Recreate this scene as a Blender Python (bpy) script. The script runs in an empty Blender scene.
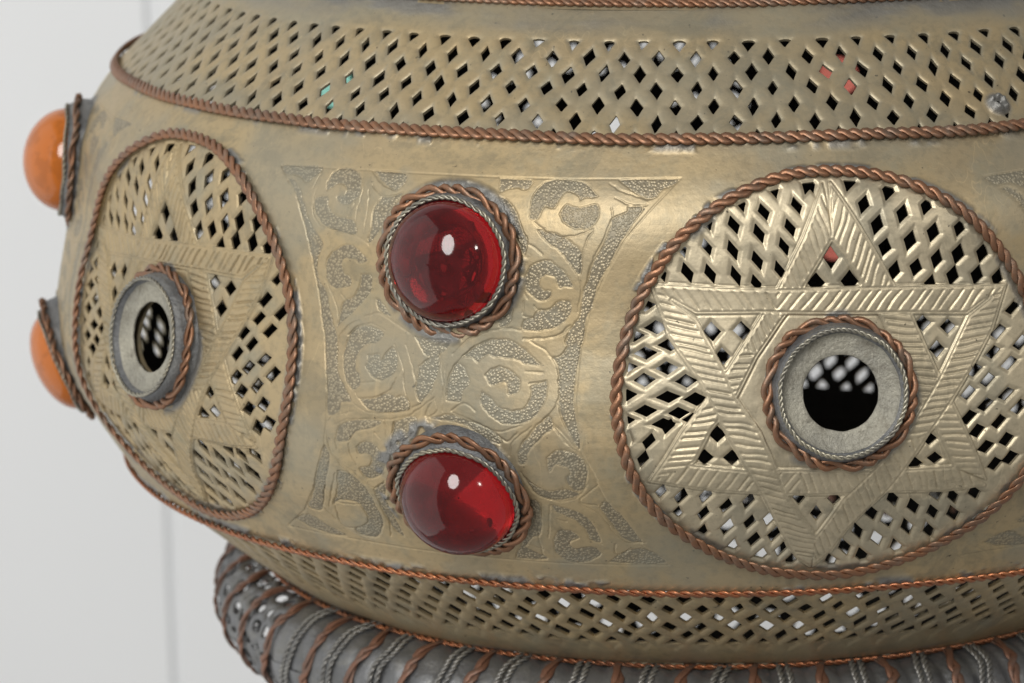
"""Close-up of a pierced brass hanging lantern with glass cabochons in front of a white panelled wall."""
import bpy, math
import numpy as np
from mathutils import Matrix, Vector

S = 0.22                      # metres per lantern radius
Z0 = 0.96                     # the lantern's base lies this many radii below its widest ring
rng = np.random.default_rng(7)
PI = math.pi
scene = bpy.context.scene
COL = scene.collection

# ------------------------------------------------------------------ traced ornament (lantern surface coordinates)
# 9.641799164833827 0.5930807397028705 1.0218014893479985
HOLES=[
(-0.0489,0.2437,0.007,-0.0009,0.0038,-0.0126),(-0.0941,0.2362,0.0069,-0.0007,0.0042,-0.0124),(-0.135,0.2193,0.0069,-0.0006,0.0044,-0.0121),(-0.0591,0.2143,0.0069,-0.0007,0.0041,-0.012),
(-0.1012,0.2076,0.0069,-0.0007,0.0044,-0.0121),(-0.1712,0.1904,0.0069,-0.0006,0.0045,-0.0119),(-0.1368,0.1859,0.0069,-0.0006,0.0045,-0.012),(-0.0679,0.1895,0.0069,-0.0007,0.0044,-0.0121),
(-0.104,0.1721,0.0069,-0.0007,0.0044,-0.012),(-0.1976,0.1569,0.0069,-0.0005,0.0045,-0.012),(-0.167,0.1555,0.0068,-0.0006,0.0046,-0.012),(-0.1328,0.1524,0.0068,-0.0006,0.0045,-0.012),
(-0.08,0.2683,0.0071,-0.0009,0.0038,-0.0132),(-0.0279,0.2741,0.0071,-0.0009,0.0034,-0.0134),(-0.1257,0.2491,0.007,-0.0007,0.0043,-0.0127),(-0.1711,0.2238,0.0069,-0.0006,0.0045,-0.012),
(-0.2061,0.1891,0.0069,-0.0005,0.0047,-0.0119),(-0.2328,0.1568,0.0069,-0.0006,0.0046,-0.012),(-0.0741,0.1584,0.0069,-0.0007,0.0045,-0.0121),(-0.1057,0.1422,0.0068,-0.0006,0.0045,-0.0121),
(0.044,0.2419,0.0077,-0.0021,-0.0047,-0.0126),(0.0602,0.2137,0.0076,-0.002,-0.0042,-0.0121),(0.0967,0.2268,0.0076,-0.0021,-0.0047,-0.0123),(0.0698,0.1839,0.0078,-0.0021,-0.0037,-0.0121),
(0.1052,0.1905,0.0077,-0.002,-0.004,-0.0121),(0.1386,0.1998,0.0078,-0.0021,-0.0042,-0.0121),(0.0824,0.1524,0.0078,-0.0021,-0.0036,-0.0121),(0.1126,0.155,0.0078,-0.0022,-0.0036,-0.0122),
(0.1424,0.1644,0.0079,-0.0021,-0.0037,-0.0121),(0.1734,0.1689,0.0081,-0.0022,-0.0039,-0.0122),(0.1648,0.141,0.0079,-0.0022,-0.0037,-0.0122),(0.2001,0.1393,0.0082,-0.0023,-0.0039,-0.0121),
(0.0281,0.2751,0.0076,-0.0022,-0.0053,-0.0135),(0.0814,0.2594,0.0076,-0.0022,-0.0055,-0.013),(0.1321,0.2349,0.0078,-0.0022,-0.0052,-0.0124),(0.1771,0.203,0.0079,-0.0022,-0.0046,-0.012),
(0.209,0.1678,0.0083,-0.0024,-0.0039,-0.0122),(0.1322,0.1313,0.0079,-0.0022,-0.0037,-0.0122),(-0.0311,0.2732,0.0076,-0.0022,-0.0047,-0.0134),(0.2302,0.1328,0.0083,-0.0024,-0.0041,-0.0121),
(-0.0047,0.1731,0.0093,-0.0004,0.0001,-0.0128),(-0.0255,0.1411,0.0104,-0.0003,-0.0002,-0.0129),(0.0201,0.1414,0.0105,-0.0005,-0.0002,-0.0129),(-0.2546,0.1141,0.0143,0.0011,0.0009,-0.0078),
(-0.2386,0.0858,0.0143,0.001,0.0009,-0.0079),(-0.2698,0.0742,0.0143,0.001,0.001,-0.0079),(-0.2524,0.0522,0.0141,0.001,0.001,-0.0078),(-0.22,0.0637,0.0142,0.001,0.0009,-0.0078),
(-0.224,0.033,0.014,0.0009,0.0009,-0.0078),(-0.279,0.0336,0.0142,0.0011,0.001,-0.0078),(-0.2534,0.0173,0.0141,0.0011,0.0009,-0.0079),(-0.1987,0.0164,0.014,0.0009,0.0008,-0.0078),
(-0.2784,-0.0028,0.0141,0.0011,0.001,-0.0078),(-0.2224,-0.0047,0.0139,0.001,0.0009,-0.0078),(-0.1861,-0.0073,0.0139,0.0008,0.0009,-0.0078),(-0.2515,-0.0233,0.0139,0.0011,0.0009,-0.0078),
(-0.2084,-0.0256,0.0139,0.0009,0.0009,-0.0078),(-0.2808,-0.0366,0.0141,0.0012,0.0009,-0.0078),(-0.2278,-0.0404,0.0138,0.001,0.0008,-0.0078),(-0.1889,-0.0339,0.0139,0.0009,0.0009,-0.0079),
(-0.1649,0.0805,0.0096,-0.0001,0.001,-0.0112),(-0.1253,0.0815,0.0096,-0.0001,0.001,-0.0112),(-0.151,0.0484,0.0096,-0.0001,0.001,-0.0111),(0.2503,0.0918,0.0113,0.003,-0.0027,-0.0088),
(0.2268,0.0627,0.0111,0.003,-0.0029,-0.0088),(0.2164,0.0367,0.011,0.003,-0.0027,-0.0088),(0.2387,0.0205,0.0111,0.0029,-0.0027,-0.0088),(0.1882,0.0151,0.0107,0.0031,-0.0025,-0.0088),
(0.2056,0.0009,0.0108,0.003,-0.0024,-0.0089),(0.1771,-0.0137,0.0105,0.0031,-0.0023,-0.0089),(0.2308,-0.0198,0.0107,0.003,-0.0025,-0.0089),(0.2006,-0.0313,0.0105,0.003,-0.0022,-0.009),
(0.1757,-0.0462,0.0104,0.0032,-0.0019,-0.009),(0.2488,-0.0387,0.0109,0.0029,-0.0024,-0.0089),(0.2185,-0.0558,0.0106,0.003,-0.0021,-0.009),(0.2588,0.0456,0.0114,0.0029,-0.003,-0.0088),
(0.1196,0.0819,0.0102,-0.0001,-0.0006,-0.01),(0.1546,0.0754,0.0105,-0.0002,-0.0008,-0.0101),(0.1373,0.0471,0.0102,-0.0001,-0.0007,-0.0101),(-0.2473,-0.0637,0.0078,0.0013,-0.0036,-0.0104),
(-0.2559,-0.0886,0.0079,0.0013,-0.0038,-0.0108),(-0.278,-0.0658,0.0078,0.0013,-0.0037,-0.0105),(-0.2222,-0.0435,0.0077,0.0012,-0.0037,-0.0102),(-0.2332,-0.137,0.008,0.0015,-0.004,-0.0124),
(-0.2065,-0.1434,0.008,0.0014,-0.0039,-0.0127),(-0.1741,-0.1415,0.0079,0.0014,-0.0037,-0.0125),(-0.2143,-0.1747,0.0081,0.0016,-0.0041,-0.0139),(-0.177,-0.1724,0.008,0.0015,-0.0038,-0.0137),
(-0.1471,-0.1594,0.0079,0.0014,-0.0036,-0.0132),(-0.1175,-0.1509,0.0079,0.0013,-0.0034,-0.0128),(-0.1802,-0.2083,0.0082,0.0017,-0.0039,-0.0149),(-0.1452,-0.1982,0.0081,0.0015,-0.0036,-0.0145),
(-0.1149,-0.1886,0.0081,0.0013,-0.0033,-0.0141),(-0.0878,-0.1814,0.008,0.0013,-0.0031,-0.0139),(-0.1385,-0.2381,0.0083,0.0016,-0.0035,-0.0154),(-0.1078,-0.2216,0.0082,0.0015,-0.0032,-0.0151),
(-0.0803,-0.2119,0.0081,0.0014,-0.0029,-0.0148),(-0.0973,-0.254,0.0084,0.0015,-0.0031,-0.0154),(-0.0693,-0.242,0.0083,0.0015,-0.0029,-0.0153),(-0.0525,-0.2634,0.0085,0.0013,-0.0027,-0.0154),
(-0.1586,-0.0538,0.0099,0,-0.0001,-0.0097),(-0.1752,-0.0848,0.0099,0,-0.0001,-0.0099),(-0.1398,-0.0855,0.01,-0.0001,0,-0.0099),(-0.026,-0.1743,0.0073,-0.0004,0.001,-0.013),
(-0.051,-0.1468,0.0071,-0.0003,0.0007,-0.0121),(0.0769,-0.157,0.0079,0.0008,0.0051,-0.0135),(0.1078,-0.1728,0.0081,0.0007,0.0057,-0.0142),(0.0503,-0.1793,0.008,0.0008,0.0053,-0.0144),
(0.0746,-0.1952,0.008,0.0009,0.0058,-0.015),(0.1377,-0.1856,0.0082,0.0007,0.0063,-0.0148),(0.0354,-0.2123,0.008,0.001,0.0055,-0.0153),(0.1055,-0.2104,0.0082,0.0008,0.0064,-0.0155),
(0.0214,-0.2429,0.0081,0.0011,0.0055,-0.0159),(0.0656,-0.2295,0.0082,0.0011,0.0061,-0.0159),(0.0491,-0.2624,0.0083,0.0011,0.006,-0.016),(0.0046,-0.2685,0.0083,0.0012,0.0054,-0.0158),
(0.0972,-0.2488,0.0084,0.0008,0.0066,-0.0161),(0.1394,-0.2203,0.0083,0.0007,0.007,-0.0159),(0.1365,-0.1535,0.0081,0.0006,0.0056,-0.0134),(0.1622,-0.1605,0.0082,0.0006,0.006,-0.0139),
(0.1688,-0.1919,0.0085,0.0005,0.0069,-0.0151),(0.1927,-0.1578,0.0083,0.0005,0.0063,-0.0139),(-0.0041,-0.1497,0.0081,-0.0004,0.001,-0.0121),(0.1877,-0.0654,0.011,0.0031,0.0001,-0.0093),
(0.2004,-0.0884,0.011,0.003,0.0004,-0.0095),(0.2296,-0.081,0.0111,0.003,0.0005,-0.0095),(0.2151,-0.1145,0.0109,0.0033,0.0013,-0.0103),(0.2363,-0.1074,0.0111,0.0031,0.0011,-0.0101),
(0.1203,-0.07,0.0106,-0.0008,0.0001,-0.0087),(0.1009,-0.1034,0.0107,-0.0009,0.0006,-0.0093),(0.1291,-0.098,0.0107,-0.0008,0.0005,-0.0091),
]
BARS=[
( [(-0.2499, 0.1433), (-0.2019, 0.1411), (-0.1528, 0.1383), (-0.0797, 0.1352)] , [(-0.0802, 0.1028), (-0.0961, 0.1037), (-0.186, 0.1034), (-0.2178, 0.1214)] , (0.51, -0.86) , 0.0129 ),
( [(-0.0797, 0.1352), (0.0361, 0.1347), (0.1347, 0.1307), (0.2426, 0.1241)] , [(0.2088, 0.1057), (0.1815, 0.0894), (0.1024, 0.0953), (-0.0376, 0.101), (-0.0802, 0.1028)] , (-0.642, -0.767) , 0.0116 ),
( [(-0.2472, 0.1421), (-0.2229, 0.072), (-0.1809, 0.0138), (-0.1501, -0.0502), (-0.1217, -0.1019)] , [(-0.0808, -0.1009), (-0.1037, -0.0482), (-0.133, -0.006), (-0.1495, 0.0331), (-0.186, 0.0981), (-0.2178, 0.1214)] , (0.982, -0.189) , 0.009 ),
( [(-0.1217, -0.1019), (-0.1001, -0.1414), (-0.073, -0.2039), (-0.0481, -0.2564), (-0.0246, -0.2777)] , [(-0.0226, -0.214), (-0.0658, -0.1434), (-0.0808, -0.1009)] , (0.945, -0.326) , 0.009 ),
( [(0.2426, 0.1241), (0.2175, 0.0662), (0.1892, 0.0258), (0.158, -0.0164), (0.1221, -0.0612)] , [(0.0746, -0.0754), (0.1135, -0.0217), (0.1359, 0.0105), (0.1828, 0.0873), (0.2163, 0.1078)] , (0.996, 0.084) , 0.0084 ),
( [(0.1221, -0.0612), (0.099, -0.0949), (0.0702, -0.1372), (0.0415, -0.1719), (0.0194, -0.2052), (0.0034, -0.2453), (-0.0216, -0.2779)] , [(-0.024, -0.214), (0.0072, -0.1468), (0.0392, -0.1123), (0.0746, -0.0754)] , (0.382, -0.924) , 0.009 ),
( [(-0.0114, 0.2728), (-0.0431, 0.2012), (-0.0757, 0.1397), (-0.1014, 0.1), (-0.1257, 0.0627)] , [(-0.1063, 0.0456), (-0.0724, 0.0928), (-0.052, 0.1177), (-0.0355, 0.1452), (-0.0035, 0.1948)] , (0.339, -0.941) , 0.009 ),
( [(-0.1257, 0.0627), (-0.1483, 0.028), (-0.1835, -0.02), (-0.2055, -0.0502), (-0.2263, -0.0852), (-0.249, -0.1198)] , [(-0.194, -0.0946), (-0.1863, -0.0903), (-0.1668, -0.0502), (-0.133, -0.006), (-0.1063, 0.0456)] , (0.993, 0.119) , 0.009 ),
( [(0.0001, 0.2746), (0.033, 0.2194), (0.069, 0.1574), (0.0828, 0.1324)] , [(0.0465, 0.1159), (0.0348, 0.138), (0.0137, 0.1734), (-0.0035, 0.1948)] , (-0.345, -0.939) , 0.0097 ),
( [(0.0828, 0.1324), (0.1051, 0.0945), (0.1255, 0.0436), (0.1392, 0.0086), (0.172, -0.0625), (0.2048, -0.1357)] , [(0.153, -0.1099), (0.1276, -0.059), (0.1081, -0.0207), (0.0862, 0.033), (0.0582, 0.0951), (0.0465, 0.1159)] , (0.991, -0.136) , 0.009 ),
( [(-0.2477, -0.1197), (-0.167, -0.1327), (-0.1094, -0.138), (-0.05, -0.1414)] , [(-0.0516, -0.1021), (-0.0867, -0.1008), (-0.1198, -0.1019), (-0.194, -0.0932)] , (0.57, 0.822) , 0.0116 ),
( [(-0.05, -0.1414), (0.018, -0.1424), (0.0737, -0.1438), (0.1468, -0.1488), (0.2051, -0.1453)] , [(0.153, -0.1099), (0.0909, -0.1095), (0.0142, -0.1065), (-0.0516, -0.1021)] , (0.365, -0.931) , 0.011 ),
]
PANEL= [(-0.3059, 0.2711), (-0.127, 0.2766), (0.0302, 0.2791), (0.1768, 0.2802), (0.3187, 0.2835), (0.2841, 0.2453), (0.2446, 0.1989), (0.2181, 0.1528), (0.1983, 0.1066), (0.1862, 0.054), (0.1815, -0.0114), (0.1885, -0.0774), (0.207, -0.119), (0.2263, -0.1702), (0.2415, -0.2027), (0.2666, -0.2409), (0.2989, -0.2722), (0.1991, -0.2745), (0.049, -0.2758), (-0.1125, -0.273), (-0.2202, -0.2729), (-0.3254, -0.2753), (-0.2656, -0.2303), (-0.2113, -0.1635), (-0.1846, -0.1109), (-0.1774, -0.0672), (-0.1795, -0.0128), (-0.1921, 0.0536), (-0.2091, 0.1128), (-0.2267, 0.1722), (-0.2555, 0.2239)]
# stippled grounds between the engraved scrolls, and single chased lines
GROUNDS=[
[(-0.3057,0.2692),(-0.2922,0.2573),(-0.2752,0.258),(-0.2605,0.2561),(-0.2482,0.2498),(-0.2334,0.263),(-0.2279,0.2746),(-0.2632,0.2735)],
[(-0.282,0.2508),(-0.2726,0.2517),(-0.2568,0.2396),(-0.2432,0.2205),(-0.2318,0.2016),(-0.2199,0.1888),(-0.2058,0.1743),(-0.2029,0.1666),(-0.2098,0.1535),(-0.2215,0.1523),(-0.2342,0.1874),(-0.2524,0.2196),(-0.2667,0.2365)],
[(-0.2115,0.2521),(-0.2061,0.2677),(-0.1937,0.2754),(-0.1732,0.276),(-0.1573,0.2653),(-0.1525,0.2549),(-0.1524,0.2384),(-0.1621,0.2275),(-0.174,0.2246),(-0.1853,0.2296),(-0.1867,0.2356),(-0.1768,0.2364),(-0.1727,0.2439),(-0.1787,0.2507),(-0.1898,0.2529),(-0.1984,0.248),(-0.2068,0.242)],
[(-0.2254,0.2241),(-0.2218,0.2305),(-0.2043,0.2341),(-0.1985,0.2205),(-0.1892,0.2113),(-0.176,0.2075),(-0.1534,0.2045),(-0.148,0.1872),(-0.1739,0.188),(-0.1943,0.1911),(-0.2105,0.1996),(-0.22,0.2106)],
[(-0.1379,0.2767),(-0.123,0.2767),(-0.0869,0.2761),(-0.0824,0.2623),(-0.093,0.251),(-0.1088,0.2562),(-0.1239,0.2658)],
[(-0.1136,0.2393),(-0.0976,0.2415),(-0.0803,0.2478),(-0.094,0.2248),(-0.1031,0.2064),(-0.1156,0.1859),(-0.127,0.1772),(-0.1236,0.197),(-0.1236,0.2166),(-0.1205,0.2268)],
[(-0.1847,0.1603),(-0.1628,0.1721),(-0.1457,0.1696),(-0.1332,0.1608),(-0.1258,0.1536),(-0.1387,0.1486),(-0.1473,0.1538),(-0.1645,0.1532),(-0.1689,0.1439),(-0.1634,0.1326),(-0.1535,0.1295),(-0.1529,0.1177),(-0.1648,0.1127),(-0.1822,0.113),(-0.1927,0.1219),(-0.1949,0.1395),(-0.1919,0.1517)],
[(-0.1358,0.135),(-0.1203,0.1344),(-0.1193,0.1148),(-0.13,0.0982),(-0.1475,0.0808),(-0.1671,0.0631),(-0.1705,0.0509),(-0.1689,0.0668),(-0.1649,0.085),(-0.161,0.0953),(-0.1471,0.1025),(-0.1384,0.1171)],
[(-0.2232,0.1645),(-0.2102,0.1618),(-0.2112,0.1339),(-0.2026,0.1149),(-0.1946,0.1098),(-0.1841,0.0811),(-0.1749,0.0563),(-0.1719,0.0422),(-0.1864,0.0406),(-0.1979,0.0718),(-0.2087,0.1123),(-0.2165,0.1334)],
[(-0.1093,0.1039),(-0.1021,0.1006),(-0.0866,0.0824),(-0.0937,0.0837),(-0.1059,0.0905)],
[(-0.1508,0.0474),(-0.1419,0.0614),(-0.1217,0.0665),(-0.1062,0.0647),(-0.0951,0.0571),(-0.104,0.0455),(-0.119,0.0419),(-0.1308,0.0321),(-0.1345,0.0187),(-0.1346,0.0057),(-0.1276,-0.0001),(-0.1266,-0.013),(-0.1363,-0.0206),(-0.1474,-0.0109),(-0.1543,0.008),(-0.1553,0.0296)],
[(-0.1175,0.0269),(-0.1,0.0308),(-0.0967,0.0224),(-0.0879,0.034),(-0.0774,0.0414),(-0.0707,0.0226),(-0.0732,0.0095),(-0.0848,-0.0002),(-0.0944,-0.0043),(-0.11,0.0017),(-0.1185,0.0117),(-0.1165,0.0184)],
[(-0.1254,-0.0324),(-0.1103,-0.0308),(-0.0882,-0.0221),(-0.0785,-0.0211),(-0.0685,-0.0245),(-0.0589,-0.0215),(-0.0475,-0.0366),(-0.0677,-0.045),(-0.0921,-0.0474),(-0.1122,-0.0441)],
[(-0.1923,0.0671),(-0.1799,0.0662),(-0.1695,0.0477),(-0.1657,0.0154),(-0.1596,-0.0057),(-0.1464,-0.0238),(-0.1379,-0.0381),(-0.1533,-0.0399),(-0.1557,-0.0511),(-0.174,-0.0599),(-0.1777,-0.0296),(-0.1842,0.0134)],
[(-0.0376,0.0191),(-0.0242,0.0308),(-0.0102,0.0341),(-0.0099,0.0127),(-0.0169,-0.0071),(-0.03,-0.0253),(-0.0359,-0.0259),(-0.0406,-0.0048)],
[(-0.0459,0.0591),(-0.0264,0.0563),(0.0046,0.0565),(-0.0014,0.0433),(-0.0105,0.0383),(-0.0269,0.0349),(-0.0401,0.0489)],
[(0.0256,0.0372),(0.0397,0.0509),(0.0641,0.0617),(0.0911,0.062),(0.1087,0.0525),(0.1238,0.0406),(0.1314,0.0318),(0.1121,0.0331),(0.0949,0.0392),(0.0703,0.0401),(0.0602,0.0429),(0.0483,0.0352),(0.046,0.0316),(0.0381,0.0369)],
[(0.0051,-0.0224),(0.0042,-0.0038),(0.0094,0.0152),(0.0186,0.0275),(0.0292,0.0213),(0.0365,0.0032),(0.0271,-0.0091),(0.0264,-0.0208),(0.0165,-0.0239)],
[(0.0531,-0.0073),(0.0657,-0.0134),(0.0758,-0.0244),(0.0953,-0.0301),(0.1144,-0.0244),(0.1222,-0.0078),(0.1218,0.0037),(0.1347,0.0089),(0.1418,0.0115),(0.1413,-0.0115),(0.1312,-0.0328),(0.1148,-0.0441),(0.0908,-0.0479),(0.0738,-0.0431),(0.0589,-0.0301),(0.0524,-0.0189)],
[(0.057,0.0138),(0.0663,0.0236),(0.0808,0.0268),(0.0958,0.0208),(0.1061,0.0075),(0.1041,-0.0042),(0.0923,-0.0095),(0.0895,-0.0004),(0.0868,0.0064),(0.077,0.0058),(0.0674,0.0017)],
[(0.1681,0.07),(0.1794,0.0864),(0.1913,0.0868),(0.1853,0.0523),(0.1806,0.0177),(0.179,-0.0099),(0.1818,-0.0328),(0.1866,-0.0605),(0.1831,-0.0654),(0.1667,-0.0404),(0.1604,-0.0175),(0.1586,0.0054),(0.1564,0.0328),(0.1501,0.0418),(0.1595,0.0444),(0.1685,0.0585)],
[(-0.0183,-0.0478),(0.0095,-0.0408),(0.0321,-0.0461),(0.052,-0.0516),(0.0764,-0.0617),(0.0811,-0.0756),(0.0569,-0.0678),(0.0322,-0.0531)],
[(0.1124,-0.0736),(0.1267,-0.054),(0.1478,-0.0343),(0.1527,-0.0503),(0.1386,-0.0604),(0.1267,-0.0728)],
[(-0.0237,0.0453),(-0.0082,0.0465),(-0.0098,0.0323),(-0.0159,0.0109),(-0.0203,-0.0011)],
[(0.1082,0.1444),(0.1153,0.1602),(0.1299,0.1686),(0.1446,0.1683),(0.1593,0.1584),(0.1702,0.1467),(0.174,0.1365),(0.1631,0.1361),(0.1559,0.1341),(0.1521,0.1461),(0.1411,0.1509),(0.1321,0.1471),(0.1286,0.1383),(0.1341,0.1307),(0.1451,0.1303),(0.1417,0.1198),(0.129,0.1176),(0.1178,0.124),(0.1103,0.1306)],
[(0.1077,0.0907),(0.1205,0.093),(0.1275,0.1028),(0.1438,0.1061),(0.1562,0.1169),(0.1707,0.1165),(0.1727,0.1037),(0.1641,0.0913),(0.15,0.0822),(0.1302,0.0779),(0.1065,0.0785)],
[(0.2024,0.17),(0.2112,0.1788),(0.2291,0.1791),(0.2168,0.1566),(0.208,0.1391),(0.2013,0.1097),(0.1926,0.0957),(0.1883,0.0612),(0.1669,0.0604),(0.1699,0.0777),(0.1819,0.0936),(0.187,0.1093),(0.1875,0.1282),(0.1954,0.1457),(0.2007,0.1596)],
[(0.1663,0.1776),(0.1861,0.1782),(0.1837,0.1557),(0.1773,0.1624)],
[(0.074,0.1029),(0.0849,0.1086),(0.0913,0.1124),(0.0894,0.0881),(0.0751,0.0796)],
[(0.0606,0.2776),(0.1074,0.2768),(0.1038,0.2659),(0.0963,0.263),(0.0877,0.2653),(0.0747,0.2621),(0.0644,0.259)],
[(0.0658,0.2513),(0.0773,0.2466),(0.0929,0.2297),(0.1025,0.2081),(0.1111,0.1914),(0.1063,0.1767),(0.1009,0.1862),(0.0892,0.21),(0.0769,0.229)],
[(0.1109,0.2454),(0.1176,0.2638),(0.1317,0.2763),(0.1635,0.2787),(0.1853,0.2738),(0.1997,0.2609),(0.2028,0.2558),(0.1848,0.2541),(0.18,0.2501),(0.1766,0.2577),(0.1603,0.2625),(0.1511,0.2519),(0.1446,0.239),(0.1313,0.2411),(0.1224,0.2234),(0.1118,0.2255)],
[(0.1575,0.2394),(0.1623,0.2445),(0.1704,0.241),(0.1809,0.24),(0.191,0.2428),(0.205,0.2444),(0.2073,0.2283),(0.1977,0.2159),(0.1826,0.2119),(0.1643,0.2175),(0.1545,0.2294)],
[(0.1247,0.2089),(0.147,0.2048),(0.1652,0.1981),(0.186,0.1818),(0.1838,0.1526),(0.1684,0.1692),(0.1579,0.181),(0.137,0.1948)],
[(0.2331,0.2801),(0.3148,0.2822),(0.2947,0.2674),(0.2798,0.2543),(0.2564,0.2618)],
[(0.2473,0.2426),(0.2677,0.2415),(0.2557,0.2217),(0.2388,0.195),(0.224,0.1682),(0.2066,0.1411),(0.1966,0.1409),(0.1989,0.1603),(0.2162,0.1922),(0.2256,0.2164),(0.2277,0.2262),(0.2452,0.2339)],
[(0.1038,-0.0873),(0.115,-0.0681),(0.1334,-0.0549),(0.1487,-0.0496),(0.1396,-0.0606),(0.1209,-0.0801),(0.1141,-0.0994),(0.1047,-0.1)],
[(0.1436,-0.0913),(0.1576,-0.0796),(0.1757,-0.0803),(0.1935,-0.092),(0.1971,-0.1146),(0.1897,-0.1358),(0.1759,-0.1365),(0.168,-0.1194),(0.1746,-0.1123),(0.169,-0.1027),(0.1539,-0.1003),(0.1457,-0.1106)],
[(0.1125,-0.1211),(0.1238,-0.1325),(0.1417,-0.1403),(0.1667,-0.137),(0.1846,-0.1433),(0.1589,-0.1542),(0.1371,-0.1537),(0.1227,-0.1435)],
[(0.1713,-0.041),(0.1849,-0.0465),(0.1893,-0.0767),(0.1819,-0.0677),(0.1729,-0.053)],
[(0.1436,-0.1649),(0.1726,-0.171),(0.1901,-0.1821),(0.2027,-0.2114),(0.204,-0.2291),(0.1916,-0.2253),(0.1846,-0.2037),(0.1707,-0.1875),(0.15,-0.1765)],
[(0.1368,-0.2339),(0.1486,-0.2106),(0.1647,-0.2094),(0.176,-0.2219),(0.1617,-0.2319),(0.1664,-0.2452),(0.19,-0.239),(0.2031,-0.2519),(0.1866,-0.2667),(0.1625,-0.2728),(0.1439,-0.2629),(0.1373,-0.2521)],
[(0.2103,-0.1649),(0.2232,-0.1564),(0.2618,-0.2219),(0.255,-0.2288),(0.2367,-0.2206),(0.2233,-0.1929)],
[(0.2127,-0.2696),(0.2272,-0.2551),(0.2442,-0.2452),(0.2669,-0.242),(0.2944,-0.2686)],
[(0.0743,-0.2719),(0.0861,-0.2477),(0.1049,-0.2551),(0.1227,-0.2693)],
[(0.1101,-0.1558),(0.1267,-0.1622),(0.1216,-0.2173),(0.1066,-0.2276),(0.093,-0.2471),(0.0861,-0.2477),(0.1094,-0.1923)],
[(-0.1614,-0.0817),(-0.1522,-0.0687),(-0.125,-0.0612),(-0.092,-0.0591),(-0.1019,-0.0689),(-0.1321,-0.0781),(-0.1432,-0.0914),(-0.1607,-0.0936)],
[(-0.1303,-0.099),(-0.1194,-0.0901),(-0.103,-0.0912),(-0.0901,-0.1096),(-0.0912,-0.1258),(-0.1043,-0.141),(-0.1222,-0.1452),(-0.1324,-0.1312),(-0.1143,-0.1254),(-0.1087,-0.1119),(-0.1179,-0.1067),(-0.1281,-0.108)],
[(-0.0726,-0.0586),(-0.0409,-0.0469),(-0.0402,-0.0655),(-0.0572,-0.0847),(-0.0713,-0.1012),(-0.0775,-0.0989)],
[(-0.1827,-0.1026),(-0.1772,-0.121),(-0.2011,-0.1704),(-0.2192,-0.2052),(-0.232,-0.2243),(-0.254,-0.2204),(-0.2285,-0.1869),(-0.2001,-0.1343)],
[(-0.1694,-0.1399),(-0.1522,-0.1409),(-0.1306,-0.1627),(-0.1249,-0.1885),(-0.124,-0.2251),(-0.1441,-0.2583),(-0.1684,-0.2628),(-0.1831,-0.2527),(-0.1529,-0.2344),(-0.148,-0.2126),(-0.1551,-0.1935),(-0.1847,-0.1948),(-0.2005,-0.2057),(-0.1805,-0.1744)],
[(-0.2976,-0.255),(-0.2637,-0.2392),(-0.235,-0.2545),(-0.2065,-0.2701),(-0.2628,-0.2688)],
[(-0.1174,-0.1644),(-0.0967,-0.1505),(-0.1018,-0.181),(-0.0999,-0.2169),(-0.0976,-0.2503),(-0.1121,-0.2315)],
]
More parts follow.
